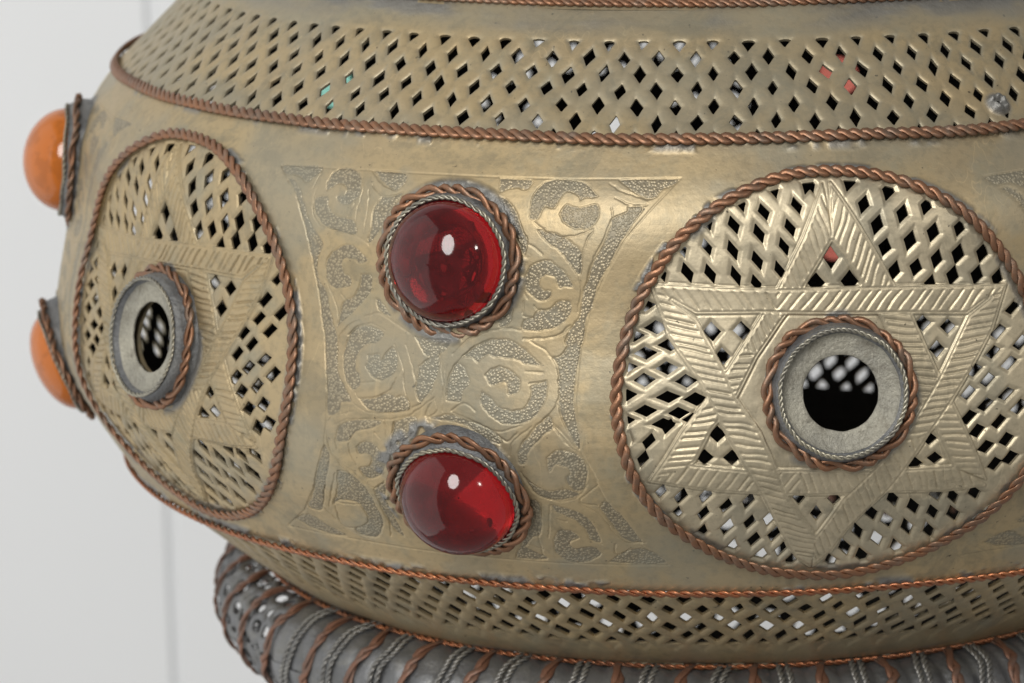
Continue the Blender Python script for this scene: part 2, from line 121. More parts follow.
LINES=[
[(-0.226,0.2703),(-0.2332,0.2417)],
[(-0.226,0.2445),(-0.2272,0.226),(-0.2235,0.2083),(-0.2126,0.1954),(-0.1941,0.1892),(-0.1664,0.1877),(-0.1418,0.1838),(-0.1243,0.1735)],
[(-0.1515,0.2593),(-0.1462,0.243),(-0.1505,0.2106),(-0.1468,0.1873)],
[(-0.1366,0.2478),(-0.1317,0.222),(-0.1356,0.1824)],
[(-0.1399,0.2754),(-0.1165,0.2577),(-0.093,0.251)],
[(-0.134,0.2554),(-0.1145,0.2423),(-0.0908,0.243)],
[(-0.1547,0.2281),(-0.1639,0.2095)],
[(-0.2054,0.1684),(-0.2087,0.1541)],
[(-0.2041,0.1703),(-0.2117,0.1418),(-0.2135,0.1277),(-0.204,0.1029)],
[(-0.1966,0.1235),(-0.1784,0.0975),(-0.1703,0.0786),(-0.1679,0.059)],
[(-0.1869,0.0828),(-0.1738,0.0564)],
[(-0.1512,0.0509),(-0.136,0.0642),(-0.1132,0.0702),(-0.094,0.0621)],
[(-0.1259,0.0789),(-0.1053,0.0847),(-0.0814,0.075),(-0.0533,0.0617)],
[(-0.1669,0.1066),(-0.1602,0.0983)],
[(-0.1654,0.0481),(-0.1668,0.0262),(-0.1613,-0.0015),(-0.1463,-0.026),(-0.1301,-0.0417),(-0.107,-0.049),(-0.0774,-0.0471),(-0.0487,-0.0389),(-0.0255,-0.0228),(-0.0103,0.002),(-0.0084,0.0406)],
[(-0.1644,0.0504),(-0.1525,0.0625),(-0.1353,0.0728)],
[(-0.1322,-0.0245),(-0.1255,-0.0314),(-0.098,-0.0263),(-0.0788,-0.0147),(-0.0701,0.0012)],
[(-0.1267,-0.0108),(-0.1043,-0.0064)],
[(-0.0765,0.0458),(-0.0617,0.017),(-0.0572,-0.0106),(-0.0475,-0.0355)],
[(-0.0594,0.0473),(-0.0471,0.0183),(-0.0359,-0.0259)],
[(-0.1753,-0.069),(-0.1634,-0.0587),(-0.135,-0.0499)],
[(-0.1609,-0.0694),(-0.1451,-0.0631),(-0.1069,-0.0577),(-0.0675,-0.0526),(-0.0436,-0.0438),(-0.0138,-0.0197)],
[(0.0023,0.0244),(-0.0004,-0.0315)],
[(-0.0126,-0.0196),(-0.0247,-0.0421),(-0.0199,-0.046),(-0.0084,-0.0364),(-0.0113,-0.0238)],
[(0.0103,0.0385),(0.0292,0.0583),(0.0534,0.0714),(0.0854,0.0778),(0.1051,0.0766)],
[(0.0048,-0.0154),(0.007,0.0127),(0.0232,0.0348),(0.0396,0.0521)],
[(0.1081,0.0663),(0.1371,0.0677),(0.1607,0.0743),(0.1724,0.0839)],
[(0.1179,0.0634),(0.1402,0.0505),(0.154,0.0327),(0.1598,0.0055),(0.1569,-0.0177),(0.1478,-0.032),(0.1244,-0.0541),(0.11,-0.0745)],
[(0.0119,-0.0359),(0.0291,-0.0252),(0.0467,-0.0333)],
[(0.0145,-0.038),(0.0445,-0.0475),(0.0642,-0.0555),(0.0836,-0.0577),(0.11,-0.0479)],
[(0.074,-0.0619),(0.0909,-0.0714),(0.1053,-0.0575)],
[(0.1478,-0.032),(0.1574,-0.0524),(0.1714,-0.0712)],
[(0.1581,-0.0176),(0.169,-0.0449),(0.183,-0.0677)],
[(0.1126,0.0228),(0.1366,0.0228)],
[(0.1193,0.007),(0.137,0.0113)],
[(-0.0007,-0.0369),(-0.0009,-0.0042),(-0.0075,0.0372)],
[(0.1608,0.1775),(0.1755,0.1624),(0.1847,0.1437),(0.1849,0.123),(0.1817,0.1039)],
[(0.2041,0.1786),(0.1971,0.1578),(0.1945,0.1457)],
[(0.1081,0.0648),(0.1362,0.067),(0.1575,0.0739),(0.1714,0.0864)],
[(0.0752,0.077),(0.0917,0.0796)],
[(0.1038,0.1303),(0.1124,0.1186)],
[(0.1069,0.1149),(0.1065,0.0993)],
[(0.1076,0.0959),(0.1205,0.0921)],
[(0.1227,0.1095),(0.1293,0.1038),(0.1438,0.1061)],
[(0.1861,0.1782),(0.1837,0.1523)],
[(0.1189,0.2184),(0.1445,0.2023),(0.1753,0.2021),(0.2004,0.2123)],
[(0.2006,0.2087),(0.1909,0.1916),(0.1851,0.1527)],
[(0.2287,0.2537),(0.2497,0.2451),(0.2726,0.2454)],
[(0.2193,0.2745),(0.2436,0.2617),(0.2748,0.253)],
[(0.2245,0.241),(0.2277,0.2262)],
[(0.2253,0.2237),(0.216,0.1994),(0.1988,0.1652),(0.194,0.1408)],
[(0.1323,0.1777),(0.1139,0.1891)],
[(0.1486,-0.0421),(0.1729,-0.0712),(0.1936,-0.0889),(0.2104,-0.1208)],
[(0.1547,-0.0448),(0.1819,-0.0739)],
[(0.0928,-0.0912),(0.0995,-0.069),(0.1242,-0.0494)],
[(0.107,-0.113),(0.1227,-0.1435),(0.1493,-0.1567),(0.1777,-0.1511),(0.1963,-0.1283)],
[(0.21,-0.1277),(0.1835,-0.1546),(0.2076,-0.161)],
[(0.1298,-0.162),(0.1183,-0.2175),(0.117,-0.2631)],
[(0.142,-0.1651),(0.1317,-0.2253)],
[(0.1484,-0.189),(0.1606,-0.1924)],
[(0.1832,-0.1585),(0.2093,-0.1769),(0.225,-0.2101),(0.2423,-0.2293),(0.2677,-0.2284)],
[(0.2261,-0.2324),(0.2227,-0.2507),(0.2339,-0.2524),(0.2444,-0.2429)],
[(0.1916,-0.2253),(0.2068,-0.2334)],
[(0.096,-0.2399),(0.1194,-0.2491)],
[(-0.1767,-0.0717),(-0.1768,-0.0988),(-0.1681,-0.1197),(-0.1412,-0.1392),(-0.1222,-0.1577),(-0.1091,-0.1594),(-0.0957,-0.1468)],
[(-0.1638,-0.091),(-0.1621,-0.1061)],
[(-0.1392,-0.0849),(-0.1428,-0.1036),(-0.1346,-0.1249)],
[(-0.0855,-0.057),(-0.0811,-0.1023)],
[(-0.0726,-0.0557),(-0.0775,-0.0989)],
[(-0.1681,-0.1197),(-0.1468,-0.1471),(-0.1187,-0.1798),(-0.1111,-0.2187),(-0.1206,-0.2542)],
[(-0.2011,-0.1704),(-0.2213,-0.2139),(-0.2106,-0.2368)],
[(-0.1741,-0.1441),(-0.2107,-0.2118)],
[(-0.1984,-0.2053),(-0.2043,-0.2399),(-0.1937,-0.2506),(-0.1606,-0.2443)],
[(-0.1985,-0.2013),(-0.1605,-0.1985),(-0.1339,-0.194)],
[(-0.1019,-0.0747),(-0.0926,-0.0826)],
]

# ------------------------------------------------------------------ small numeric helpers
def sstep(a, b, x):
    t = np.clip((x - a) / (b - a), 0, 1)
    return t * t * (3 - 2 * t)

_tab = np.random.default_rng(11).random((64, 64))
def vnoise(x, y, seed=0):
    """smooth value noise in 0..1"""
    x = np.asarray(x, float) + seed * 17.31; y = np.asarray(y, float) + seed * 9.77
    i = np.floor(x).astype(int); j = np.floor(y).astype(int)
    fx = x - i; fy = y - j
    fx = fx * fx * (3 - 2 * fx); fy = fy * fy * (3 - 2 * fy)
    g = lambda a, b: _tab[a % 64, b % 64]
    return (g(i, j) * (1 - fx) + g(i + 1, j) * fx) * (1 - fy) + (g(i, j + 1) * (1 - fx) + g(i + 1, j + 1) * fx) * fy

def fbm(x, y, seed=0):
    return (vnoise(x, y, seed) + .5 * vnoise(2.1 * x, 2.1 * y, seed + 3) + .25 * vnoise(4.3 * x, 4.3 * y, seed + 5)) / 1.75

def seg_dist(px, py, pts, closed=False):
    d = np.full(px.shape, 9.0)
    P = list(pts) + ([pts[0]] if closed else [])
    for (ax, ay), (bx, by) in zip(P[:-1], P[1:]):
        ex, ey = bx - ax, by - ay
        L = ex * ex + ey * ey + 1e-12
        t = np.clip(((px - ax) * ex + (py - ay) * ey) / L, 0, 1)
        d = np.minimum(d, np.hypot(px - ax - t * ex, py - ay - t * ey))
    return d

def poly_sdf(px, py, pts):
    """signed distance, positive inside"""
    d = seg_dist(px, py, pts, True)
    ins = np.zeros(px.shape, bool)
    n = len(pts)
    for k in range(n):
        (ax, ay), (bx, by) = pts[k], pts[(k + 1) % n]
        if ay == by: continue
        c = ((ay > py) != (by > py)) & (px < (bx - ax) * (py - ay) / (by - ay) + ax)
        ins ^= c
    return np.where(ins, d, -d)

def smooth_line(pts, n=4):
    if len(pts) < 3: return list(pts)
    P = np.array(pts); P = np.vstack([2 * P[0] - P[1], P, 2 * P[-1] - P[-2]])
    out = []
    for i in range(1, len(P) - 2):
        a, b, c, d = P[i - 1], P[i], P[i + 1], P[i + 2]
        for u in np.linspace(0, 1, n, endpoint=False):
            out.append(tuple(.5 * (2 * b + (c - a) * u + (2 * a - 5 * b + 4 * c - d) * u * u + (3 * b - a - 3 * c + d) * u ** 3)))
    out.append(tuple(P[-2]))
    return out

# ------------------------------------------------------------------ the lantern's profile (radius, height), bottom to top
CP = np.array([[0.71933, -0.57461], [0.93032, -0.40202], [1.02722, -0.21236], [1.0, 0.0], [0.98023, 0.11923], [0.92055, 0.20749], [0.7548, 0.3671]])
def catmull(pts, t):
    n = len(pts); P = np.vstack([2 * pts[0] - pts[1], pts, 2 * pts[-1] - pts[-2]])
    i = np.clip(t.astype(int), 0, n - 2); u = (t - i)[:, None]
    a, b, c, d = P[i], P[i + 1], P[i + 2], P[i + 3]
    return .5 * ((2 * b) + (c - a) * u + (2 * a - 5 * b + 4 * c - d) * u * u + (3 * b - a - 3 * c + d) * u ** 3)
_body = catmull(CP[1:6], np.linspace(0, 4, 60))
PR = np.vstack([catmull(CP[:2], np.linspace(0, 1, 20))[:-1], _body[:-1], catmull(CP[5:], np.linspace(0, 1, 20))])
PS = np.concatenate([[0], np.cumsum(np.linalg.norm(np.diff(PR, axis=0), axis=1))])
S_LOW, S_SHO, S_TOP = 0.27258, 0.93009, 1.16019
_T = np.gradient(PR, PS, axis=0); _T /= np.linalg.norm(_T, axis=1)[:, None]
def prof(s):
    s = np.asarray(s, float)
    r = np.interp(s, PS, PR[:, 0]); z = np.interp(s, PS, PR[:, 1])
    tr = np.interp(s, PS, _T[:, 0]); tz = np.interp(s, PS, _T[:, 1])
    n = np.hypot(tr, tz)
    return r, z, tz / n, -tr / n          # radius, height, outward normal (r, z)

def dents(th, s):
    """hand-beaten unevenness of the sheet"""
    x = th * 3.2; y = s * 7
    return (fbm(x + 40, y + 40, 2) - .5) * .007 + (vnoise(th * 11 + 90, s * 11 + 60, 4) - .5) * .0022

def surf(th, s, h=0.0):
    r, z, nr, nz = prof(s)
    R = r + h * nr
    return np.stack([R * np.sin(th), -R * np.cos(th), z + h * nz], -1)
def normal(th, s):
    r, z, nr, nz = prof(s)
    return np.stack([nr * np.sin(th), -nr * np.cos(th), nz + 0 * th], -1)

# ------------------------------------------------------------------ mesh building
def make_mesh(name, V, polys, mats, mat_idx=None, attrs=None, smooth=True):
    """polys: list of (n, k) index arrays, k corners each"""
    me = bpy.data.meshes.new(name)
    V = np.array(V, np.float64) * S
    V[:, 2] += Z0 * S
    loops = np.concatenate([p.ravel() for p in polys]).astype(np.int32)
    tot = np.concatenate([np.full(len(p), p.shape[1], np.int32) for p in polys])
    start = np.concatenate([[0], np.cumsum(tot)[:-1]]).astype(np.int32)
    me.vertices.add(len(V)); me.vertices.foreach_set('co', V.astype(np.float32).ravel())
    me.loops.add(len(loops)); me.loops.foreach_set('vertex_index', loops)
    me.polygons.add(len(tot)); me.polygons.foreach_set('loop_start', start); me.polygons.foreach_set('loop_total', tot)
    me.polygons.foreach_set('use_smooth', np.full(len(tot), smooth, bool))
    for m in mats: me.materials.append(m)
    if mat_idx is not None:
        me.polygons.foreach_set('material_index', np.concatenate([np.full(len(p), k, np.int32) for p, k in zip(polys, mat_idx)]))
    for k, a in (attrs or {}).items():
        at = me.attributes.new(k, 'FLOAT', 'POINT'); at.data.foreach_set('value', np.asarray(a, np.float32))
    me.update(); me.validate()
    return me

def obj(name, me, parent=None, rot=0.0, **props):
    o = bpy.data.objects.new(name, me); COL.objects.link(o)
    o.rotation_euler = (0, 0, rot); o.parent = parent
    for k, v in props.items(): o[k] = v
    return o

def sheet(name, U, W, keep, shape, mapf, thick, mats, attrf=None):
    """A metal sheet over the grid U x W, cut where keep(u, w) < 0, raised by shape(u, w); a real thickness with an own inner face."""
    n, m = len(U), len(W)
    gu, gw = np.meshgrid(U, W, indexing='ij')
    F = keep(gu.ravel(), gw.ravel()).reshape(n, m)
    F = np.where(np.abs(F) < 1e-7, 1e-7, F)
    kp = F > 0
    vid = np.full((n, m), -1, np.int64); vid[kp] = np.arange(kp.sum())
    cu = [gu[kp]]; cw = [gw[kp]]; cnt = int(kp.sum())
    hx = np.full((n, m), -1, np.int64)
    c = kp[:-1] != kp[1:]
    t = F[:-1][c] / (F[:-1][c] - F[1:][c])
    hx[:-1][c] = cnt + np.arange(c.sum()); cnt += int(c.sum())
    cu.append(gu[:-1][c] + t * (gu[1:][c] - gu[:-1][c])); cw.append(gw[:-1][c])
    hy = np.full((n, m), -1, np.int64)
    c = kp[:, :-1] != kp[:, 1:]
    t = F[:, :-1][c] / (F[:, :-1][c] - F[:, 1:][c])
    hy[:, :-1][c] = cnt + np.arange(c.sum()); cnt += int(c.sum())
    cu.append(gu[:, :-1][c]); cw.append(gw[:, :-1][c] + t * (gw[:, 1:][c] - gw[:, :-1][c]))
    u = np.concatenate(cu); w = np.concatenate(cw)
    case = kp[:-1, :-1] * 1 + kp[1:, :-1] * 2 + kp[1:, 1:] * 4 + kp[:-1, 1:] * 8
    polys = []; walls = []
    for k in range(1, 16):
        ii, jj = np.where(case == k)
        if not len(ii): continue
        corner = [vid[ii, jj], vid[ii + 1, jj], vid[ii + 1, jj + 1], vid[ii, jj + 1]]
        edge = [hx[ii, jj], hy[ii + 1, jj], hx[ii, jj + 1], hy[ii, jj]]
        seq = []
        for q in range(4):
            on, nx = k >> q & 1, k >> ((q + 1) % 4) & 1
            if on: seq.append((corner[q], 0))
            if on != nx: seq.append((edge[q], 1))
        polys.append(np.stack([a for a, _ in seq], 1))
        for a in range(len(seq)):
            b = (a + 1) % len(seq)
            if seq[a][1] and seq[b][1]: walls.append(np.stack([seq[a][0], seq[b][0]], 1))
    h = shape(u, w)
    V = mapf(u, w, h); Vi = mapf(u, w, np.minimum(h, 0) * .6 - thick)
    N = len(V)
    inner = [p[:, ::-1] + N for p in polys]
    al = polys + inner; idx = [0] * len(polys) + [1] * len(inner)
    rep = np.zeros(0, np.int64)
    if walls:                                        # the cut edges keep vertices of their own, so they stay crisp
        e = np.concatenate(walls)
        rep, inv = np.unique(e, return_inverse=True); inv = inv.reshape(e.shape)
        M = len(rep)
        al.append(np.stack([inv[:, 1] + 2 * N, inv[:, 0] + 2 * N, inv[:, 0] + 2 * N + M, inv[:, 1] + 2 * N + M], 1)); idx.append(0)
    at = {}
    if attrf:
        for k, a in attrf(u, w, h).items(): at[k] = np.concatenate([a, a, a[rep], a[rep]])
    return make_mesh(name, np.vstack([V, Vi, V[rep], Vi[rep]]), al, mats, idx, at)

def tube_strip(C, ru, rv, A, B, k):
    """closed tube about the closed curve C with frame A, B"""
    n = len(C); a = np.linspace(0, 2 * PI, k, endpoint=False)
    V = C[:, None] + A[:, None] * (np.cos(a)[None, :, None] * ru) + B[:, None] * (np.sin(a)[None, :, None] * rv)
    i = np.arange(n)[:, None]; j = np.arange(k)[None]
    i2 = (i + 1) % n; j2 = (j + 1) % k
    f = np.stack([i * k + j, i2 * k + j, i2 * k + j2, i * k + j2], -1).reshape(-1, 4)
    return V.reshape(-1, 3), f

def rope(name, path, mat, width, lobe, strands=2, flat=.8, k=7, per=9, loose=.0, seed=0, filed=.55):
    """closed rope of twisted strands; path(t) -> points, normals for t in 0..1; width across, lobe = spacing of the visible twists"""
    t = np.linspace(0, 1, 400); P, _ = path(t)
    L = np.linalg.norm(np.diff(P, axis=0), axis=1).sum()
    turns = max(3, round(L / (lobe * strands)))
    n = turns * per
    t = np.arange(n) / n
    C, N = path(t)
    T = np.roll(C, -1, 0) - np.roll(C, 1, 0); T /= np.linalg.norm(T, axis=1)[:, None]
    N = N - (N * T).sum(1)[:, None] * T; N /= np.linalg.norm(N, axis=1)[:, None]
    B = np.cross(T, N)
    Vs, Fs, off = [], [], 0
    wob = 2 * PI * .12 * np.sin(2 * PI * (t * 7 + seed)) + .35 * (vnoise(t * turns * .7, t * 0 + seed, 8) - .5) * sstep(0, .03, t) * sstep(0, .03, 1 - t)
    rs = width * (.25 + .06 * loose); rt = width * .26
    for q in range(strands):
        ph = 2 * PI * (turns * t + q / strands) + wob
        D = N * (np.cos(ph) * rs * flat)[:, None] + B * (np.sin(ph) * rs)[:, None]
        Q = C + D
        TT = np.roll(Q, -1, 0) - np.roll(Q, 1, 0); TT /= np.linalg.norm(TT, axis=1)[:, None]
        A = N - (N * TT).sum(1)[:, None] * TT; A /= np.linalg.norm(A, axis=1)[:, None]
        V, F = tube_strip(Q, rt * flat, rt, A, np.cross(TT, A), k)
        if filed < 1:                                # hammered and worn flat on the outside
            Vc = V.reshape(n, k, 3); o = ((Vc - C[:, None]) * N[:, None]).sum(-1)
            lim = filed * (rs + rt) * flat
            V = (Vc + N[:, None] * (np.where(o > lim, lim + (o - lim) * .25, o) - o)[..., None]).reshape(-1, 3)
        Vs.append(V); Fs.append(F + off); off += len(V)
    return make_mesh(name, np.vstack(Vs), [np.vstack(Fs)], [mat])

def ring_path(s, h, seed=0, amp=.0025):
    def f(t):
        th = 2 * PI * t + PI                     # seam at the back
        w = (vnoise(np.cos(th) * 6 + 20, np.sin(th) * 6 + 20, seed) - .5) * 2 * amp
        ss = s + w
        return surf(th, ss, h + dents(th, ss) * .0), normal(th, ss)
    return f
def loop_path(sc, rad, h, seed=0, amp=.002, ecc=0.0, th0=0.0):
    """circle of radius rad lying on the lantern's surface about (th0, sc)"""
    def f(t):
        a = 2 * PI * t
        R = rad * (1 + ecc * np.cos(2 * a + seed)) + (vnoise(np.cos(a) * 4 + 30, np.sin(a) * 4 + 30, seed) - .5) * 2 * amp
        th = th0 + R * np.sin(a) / RM; s = sc + R * np.cos(a)
        return surf(th, s, h), normal(th, s)
    return f

def frame(sc, th0=0.0):
    r0, z0, nr, nz = (float(a[0]) for a in prof(np.array([sc])))
    st, ct = math.sin(th0), math.cos(th0)
    N = np.array([nr * st, -nr * ct, nz]); X = np.array([ct, st, 0.0])
    return np.array([r0 * st, -r0 * ct, z0]), X, np.cross(N, X), N
def flat_loop(sc, rad, h, seed=0, amp=.002, ecc=0.0, sag=0.0):
    """circle in the plane of a setting; sag lets it follow the curved sheet a little"""
    C, X, Y, N = frame(sc)
    def f(t):
        a = 2 * PI * t
        R = rad * (1 + ecc * np.cos(2 * a + seed)) + (vnoise(np.cos(a) * 4 + 30, np.sin(a) * 4 + 30, seed) - .5) * 2 * amp
        H = h - sag * np.cos(a) ** 2 + (vnoise(np.cos(a) * 3 + 50, np.sin(a) * 3 + 50, seed + 2) - .5) * 2 * amp
        P = C + X * (R * np.sin(a))[:, None] + Y * (R * np.cos(a))[:, None] + N * H[:, None]
        return P, np.broadcast_to(N, P.shape)
    return f

def lathe(name, sc, rz, mats, k=64, th0=0.0, midx=None, rough=0.0, seed=0, tilt=(0, 0)):
    """turned piece standing on the surface at (th0, sc): rz = (radius, height) pairs along the outward normal"""
    r0, z0, nr, nz = prof(np.array([sc])); r0, z0, nr, nz = float(r0[0]), float(z0[0]), float(nr[0]), float(nz[0])
    st, ct = math.sin(th0), math.cos(th0)
    C = np.array([r0 * st, -r0 * ct, z0]); N = np.array([nr * st, -nr * ct, nz])
    X = np.array([ct, st, 0.0]); Y = np.cross(N, X)
    N = N + X * tilt[0] + Y * tilt[1]; N /= np.linalg.norm(N); X = np.cross(Y, N); X /= np.linalg.norm(X); Y = np.cross(N, X)
    a = np.linspace(0, 2 * PI, k, endpoint=False)
    rz = np.array(rz, float); n = len(rz)
    R = np.repeat(rz[:, :1], k, 1); Hh = np.repeat(rz[:, 1:], k, 1)
    if rough:
        w = (fbm(np.cos(a)[None] * 3 + 20 + rz[:, :1] * 30, np.sin(a)[None] * 3 + 20 + rz[:, 1:] * 30, seed) - .5)
        R = R * (1 + w * rough * (R > 1e-6)); Hh = Hh + w * rough * .03
    V = C + X * (R * np.cos(a))[..., None] + Y * (R * np.sin(a))[..., None] + N * Hh[..., None]
    V = V.reshape(-1, 3)
    i = np.arange(n - 1)[:, None]; j = np.arange(k)[None]; j2 = (j + 1) % k
    F = np.stack([i * k + j, i * k + j2, (i + 1) * k + j2, (i + 1) * k + j], -1)
    polys = [F.reshape(-1, 4)]; idx = [0]
    if midx:
        polys = [F[q] for q in range(n - 1)]; idx = midx
    return make_mesh(name, V, polys, mats, idx)

# ------------------------------------------------------------------ materials
def mat_base(name):
    m = bpy.data.materials.new(name); m.use_nodes = True
    nt = m.node_tree; nt.nodes.clear()
    out = nt.nodes.new('ShaderNodeOutputMaterial'); b = nt.nodes.new('ShaderNodeBsdfPrincipled')
    nt.links.new(b.outputs[0], out.inputs[0])
    return m, nt, b
def nd(nt, t, **k):
    n = nt.nodes.new(t)
    for a, v in k.items():
        if a in ('Scale', 'Detail', 'Roughness', 'Distortion', 'Strength', 'Distance', 'Randomness', 'Lacunarity'): n.inputs[a].default_value = v
        else: setattr(n, a, v)
    return n
def ramp(nt, src, pts):
    r = nt.nodes.new('ShaderNodeValToRGB'); e = r.color_ramp.elements
    while len(e) < len(pts): e.new(.5)
    for q, (p, c) in zip(e, pts):
        q.position = p; q.color = (c, c, c, 1) if isinstance(c, (int, float)) else (*c, 1)
    nt.links.new(src, r.inputs[0]); return r.outputs[0]
def mixc(nt, f, a, b):
    m = nt.nodes.new('ShaderNodeMix'); m.data_type = 'RGBA'
    for s, v in ((m.inputs[0], f), (m.inputs[6], a), (m.inputs[7], b)):
        if hasattr(v, 'links'): nt.links.new(v, s)
        else: s.default_value = v if isinstance(v, float) else (*v, 1)
    return m.outputs[2]
def mth(nt, op, a, b=0.0, clamp=False):
    m = nt.nodes.new('ShaderNodeMath'); m.operation = op; m.use_clamp = clamp
    for s, v in ((m.inputs[0], a), (m.inputs[1], b)):
        if hasattr(v, 'links'): nt.links.new(v, s)
        else: s.default_value = v
    return m.outputs[0]
def attr(nt, name):
    a = nt.nodes.new('ShaderNodeAttribute'); a.attribute_name = name
    return a.outputs['Fac']

def metal(name, c1, c2, c3, metallic, rough, scale=1.0, bump=.25, sheet_attrs=False, spot=(.02, .018, .015)):
    """worn metal: two tones in broad patches, a third as tarnish blotches, fine scratches and pits; solder and stipple from the mesh"""
    m, nt, b = mat_base(name)
    co = nt.nodes.new('ShaderNodeTexCoord').outputs['Object']
    n1 = nd(nt, 'ShaderNodeTexNoise', Scale=22 * scale, Detail=5.0, Roughness=.6); nt.links.new(co, n1.inputs['Vector'])
    n2 = nd(nt, 'ShaderNodeTexNoise', Scale=70 * scale, Detail=6.0, Roughness=.7); nt.links.new(co, n2.inputs['Vector'])
    n3 = nd(nt, 'ShaderNodeTexNoise', Scale=420 * scale, Detail=3.0, Roughness=.6); nt.links.new(co, n3.inputs['Vector'])
    n4 = nd(nt, 'ShaderNodeTexNoise', Scale=520 * scale, Detail=2.0); nt.links.new(co, n4.inputs['Vector'])
    mp = nt.nodes.new('ShaderNodeMapping'); mp.inputs['Scale'].default_value = (1.0, 1.0, 14.0); mp.inputs['Rotation'].default_value = (.5, .3, .2)
    nt.links.new(co, mp.inputs[0])
    n6 = nd(nt, 'ShaderNodeTexNoise', Scale=90 * scale, Detail=4.0, Roughness=.7); nt.links.new(mp.outputs[0], n6.inputs['Vector'])
    col = mixc(nt, ramp(nt, n1.outputs[0], [(.36, 0.0), (.64, 1.0)]), c1, c2)
    col = mixc(nt, ramp(nt, n2.outputs[0], [(.50, 0.0), (.72, .75)]), col, c3)
    mq = nt.nodes.new('ShaderNodeMapping'); mq.inputs['Scale'].default_value = (1.0, 1.0, .12); mq.inputs['Rotation'].default_value = (.9, .5, .4)
    nt.links.new(co, mq.inputs[0])
    n7 = nd(nt, 'ShaderNodeTexNoise', Scale=110 * scale, Detail=2.0, Roughness=.5); nt.links.new(mq.outputs[0], n7.inputs['Vector'])
    scr = mth(nt, 'MULTIPLY', ramp(nt, n7.outputs[0], [(.492, 0.0), (.5, 1.0), (.508, 0.0)]), ramp(nt, n1.outputs[0], [(.45, 0.0), (.6, .35)]))
    col = mixc(nt, scr, col, tuple(min(1, c * 1.5) for c in c1))
    n8 = nd(nt, 'ShaderNodeTexNoise', Scale=38 * scale, Detail=8.0, Roughness=.72, Distortion=.8); nt.links.new(co, n8.inputs['Vector'])
    col = mixc(nt, ramp(nt, n8.outputs[0], [(.53, 0.0), (.60, .38), (.72, .5)]), col, tuple(c * .62 for c in c3))
    col = mixc(nt, ramp(nt, n3.outputs[0], [(.35, .22), (.5, 0.0)]), col, tuple(c * .5 for c in c3))
    pits = ramp(nt, n4.outputs[0], [(.22, .8), (.28, 0.0)])
    col = mixc(nt, pits, col, spot)
    rg = mth(nt, 'ADD', mth(nt, 'ADD', mth(nt, 'MULTIPLY', n2.outputs[0], .22), mth(nt, 'MULTIPLY', n6.outputs[0], .07)), rough - .145)
    met = metallic
    hgt = mth(nt, 'ADD', mth(nt, 'MULTIPLY', n6.outputs[0], .10), mth(nt, 'MULTIPLY', n3.outputs[0], .35))
    hgt = mth(nt, 'ADD', hgt, mth(nt, 'MULTIPLY', n2.outputs[0], .8))
    if sheet_attrs:
        so = attr(nt, 'solder'); stp = attr(nt, 'stipple'); ed = attr(nt, 'tarnish')
        vo = nd(nt, 'ShaderNodeTexVoronoi', Scale=1150.0, Randomness=.9); nt.links.new(co, vo.inputs['Vector'])
        dots = ramp(nt, vo.outputs['Distance'], [(.1, 1.0), (.62, 0.0)])
        col = mixc(nt, mth(nt, 'MULTIPLY', stp, .45), col, (.33, .305, .235))
        col = mixc(nt, mth(nt, 'MULTIPLY', stp, ramp(nt, vo.outputs['Distance'], [(.38, 0.0), (.62, .6)])), col, (.15, .13, .095))
        col = mixc(nt, mth(nt, 'MULTIPLY', ed, .5), col, (.30, .295, .24))
        col = mixc(nt, so, col, mixc(nt, n2.outputs[0], (.12, .12, .115), (.33, .325, .305)))
        hgt = mth(nt, 'ADD', hgt, mth(nt, 'MULTIPLY', mth(nt, 'MULTIPLY', dots, stp), 2.2))
        hgt = mth(nt, 'ADD', hgt, mth(nt, 'MULTIPLY', mth(nt, 'MULTIPLY', n3.outputs[0], so), 1.8))
        rg = mth(nt, 'ADD', rg, mth(nt, 'MULTIPLY', so, .05))
    bp = nd(nt, 'ShaderNodeBump', Strength=bump, Distance=.0009)
    nt.links.new(hgt, bp.inputs['Height']); nt.links.new(bp.outputs[0], b.inputs['Normal'])
    nt.links.new(col, b.inputs['Base Color']); nt.links.new(rg, b.inputs['Roughness'])
    b.inputs['Metallic'].default_value = met
    return m

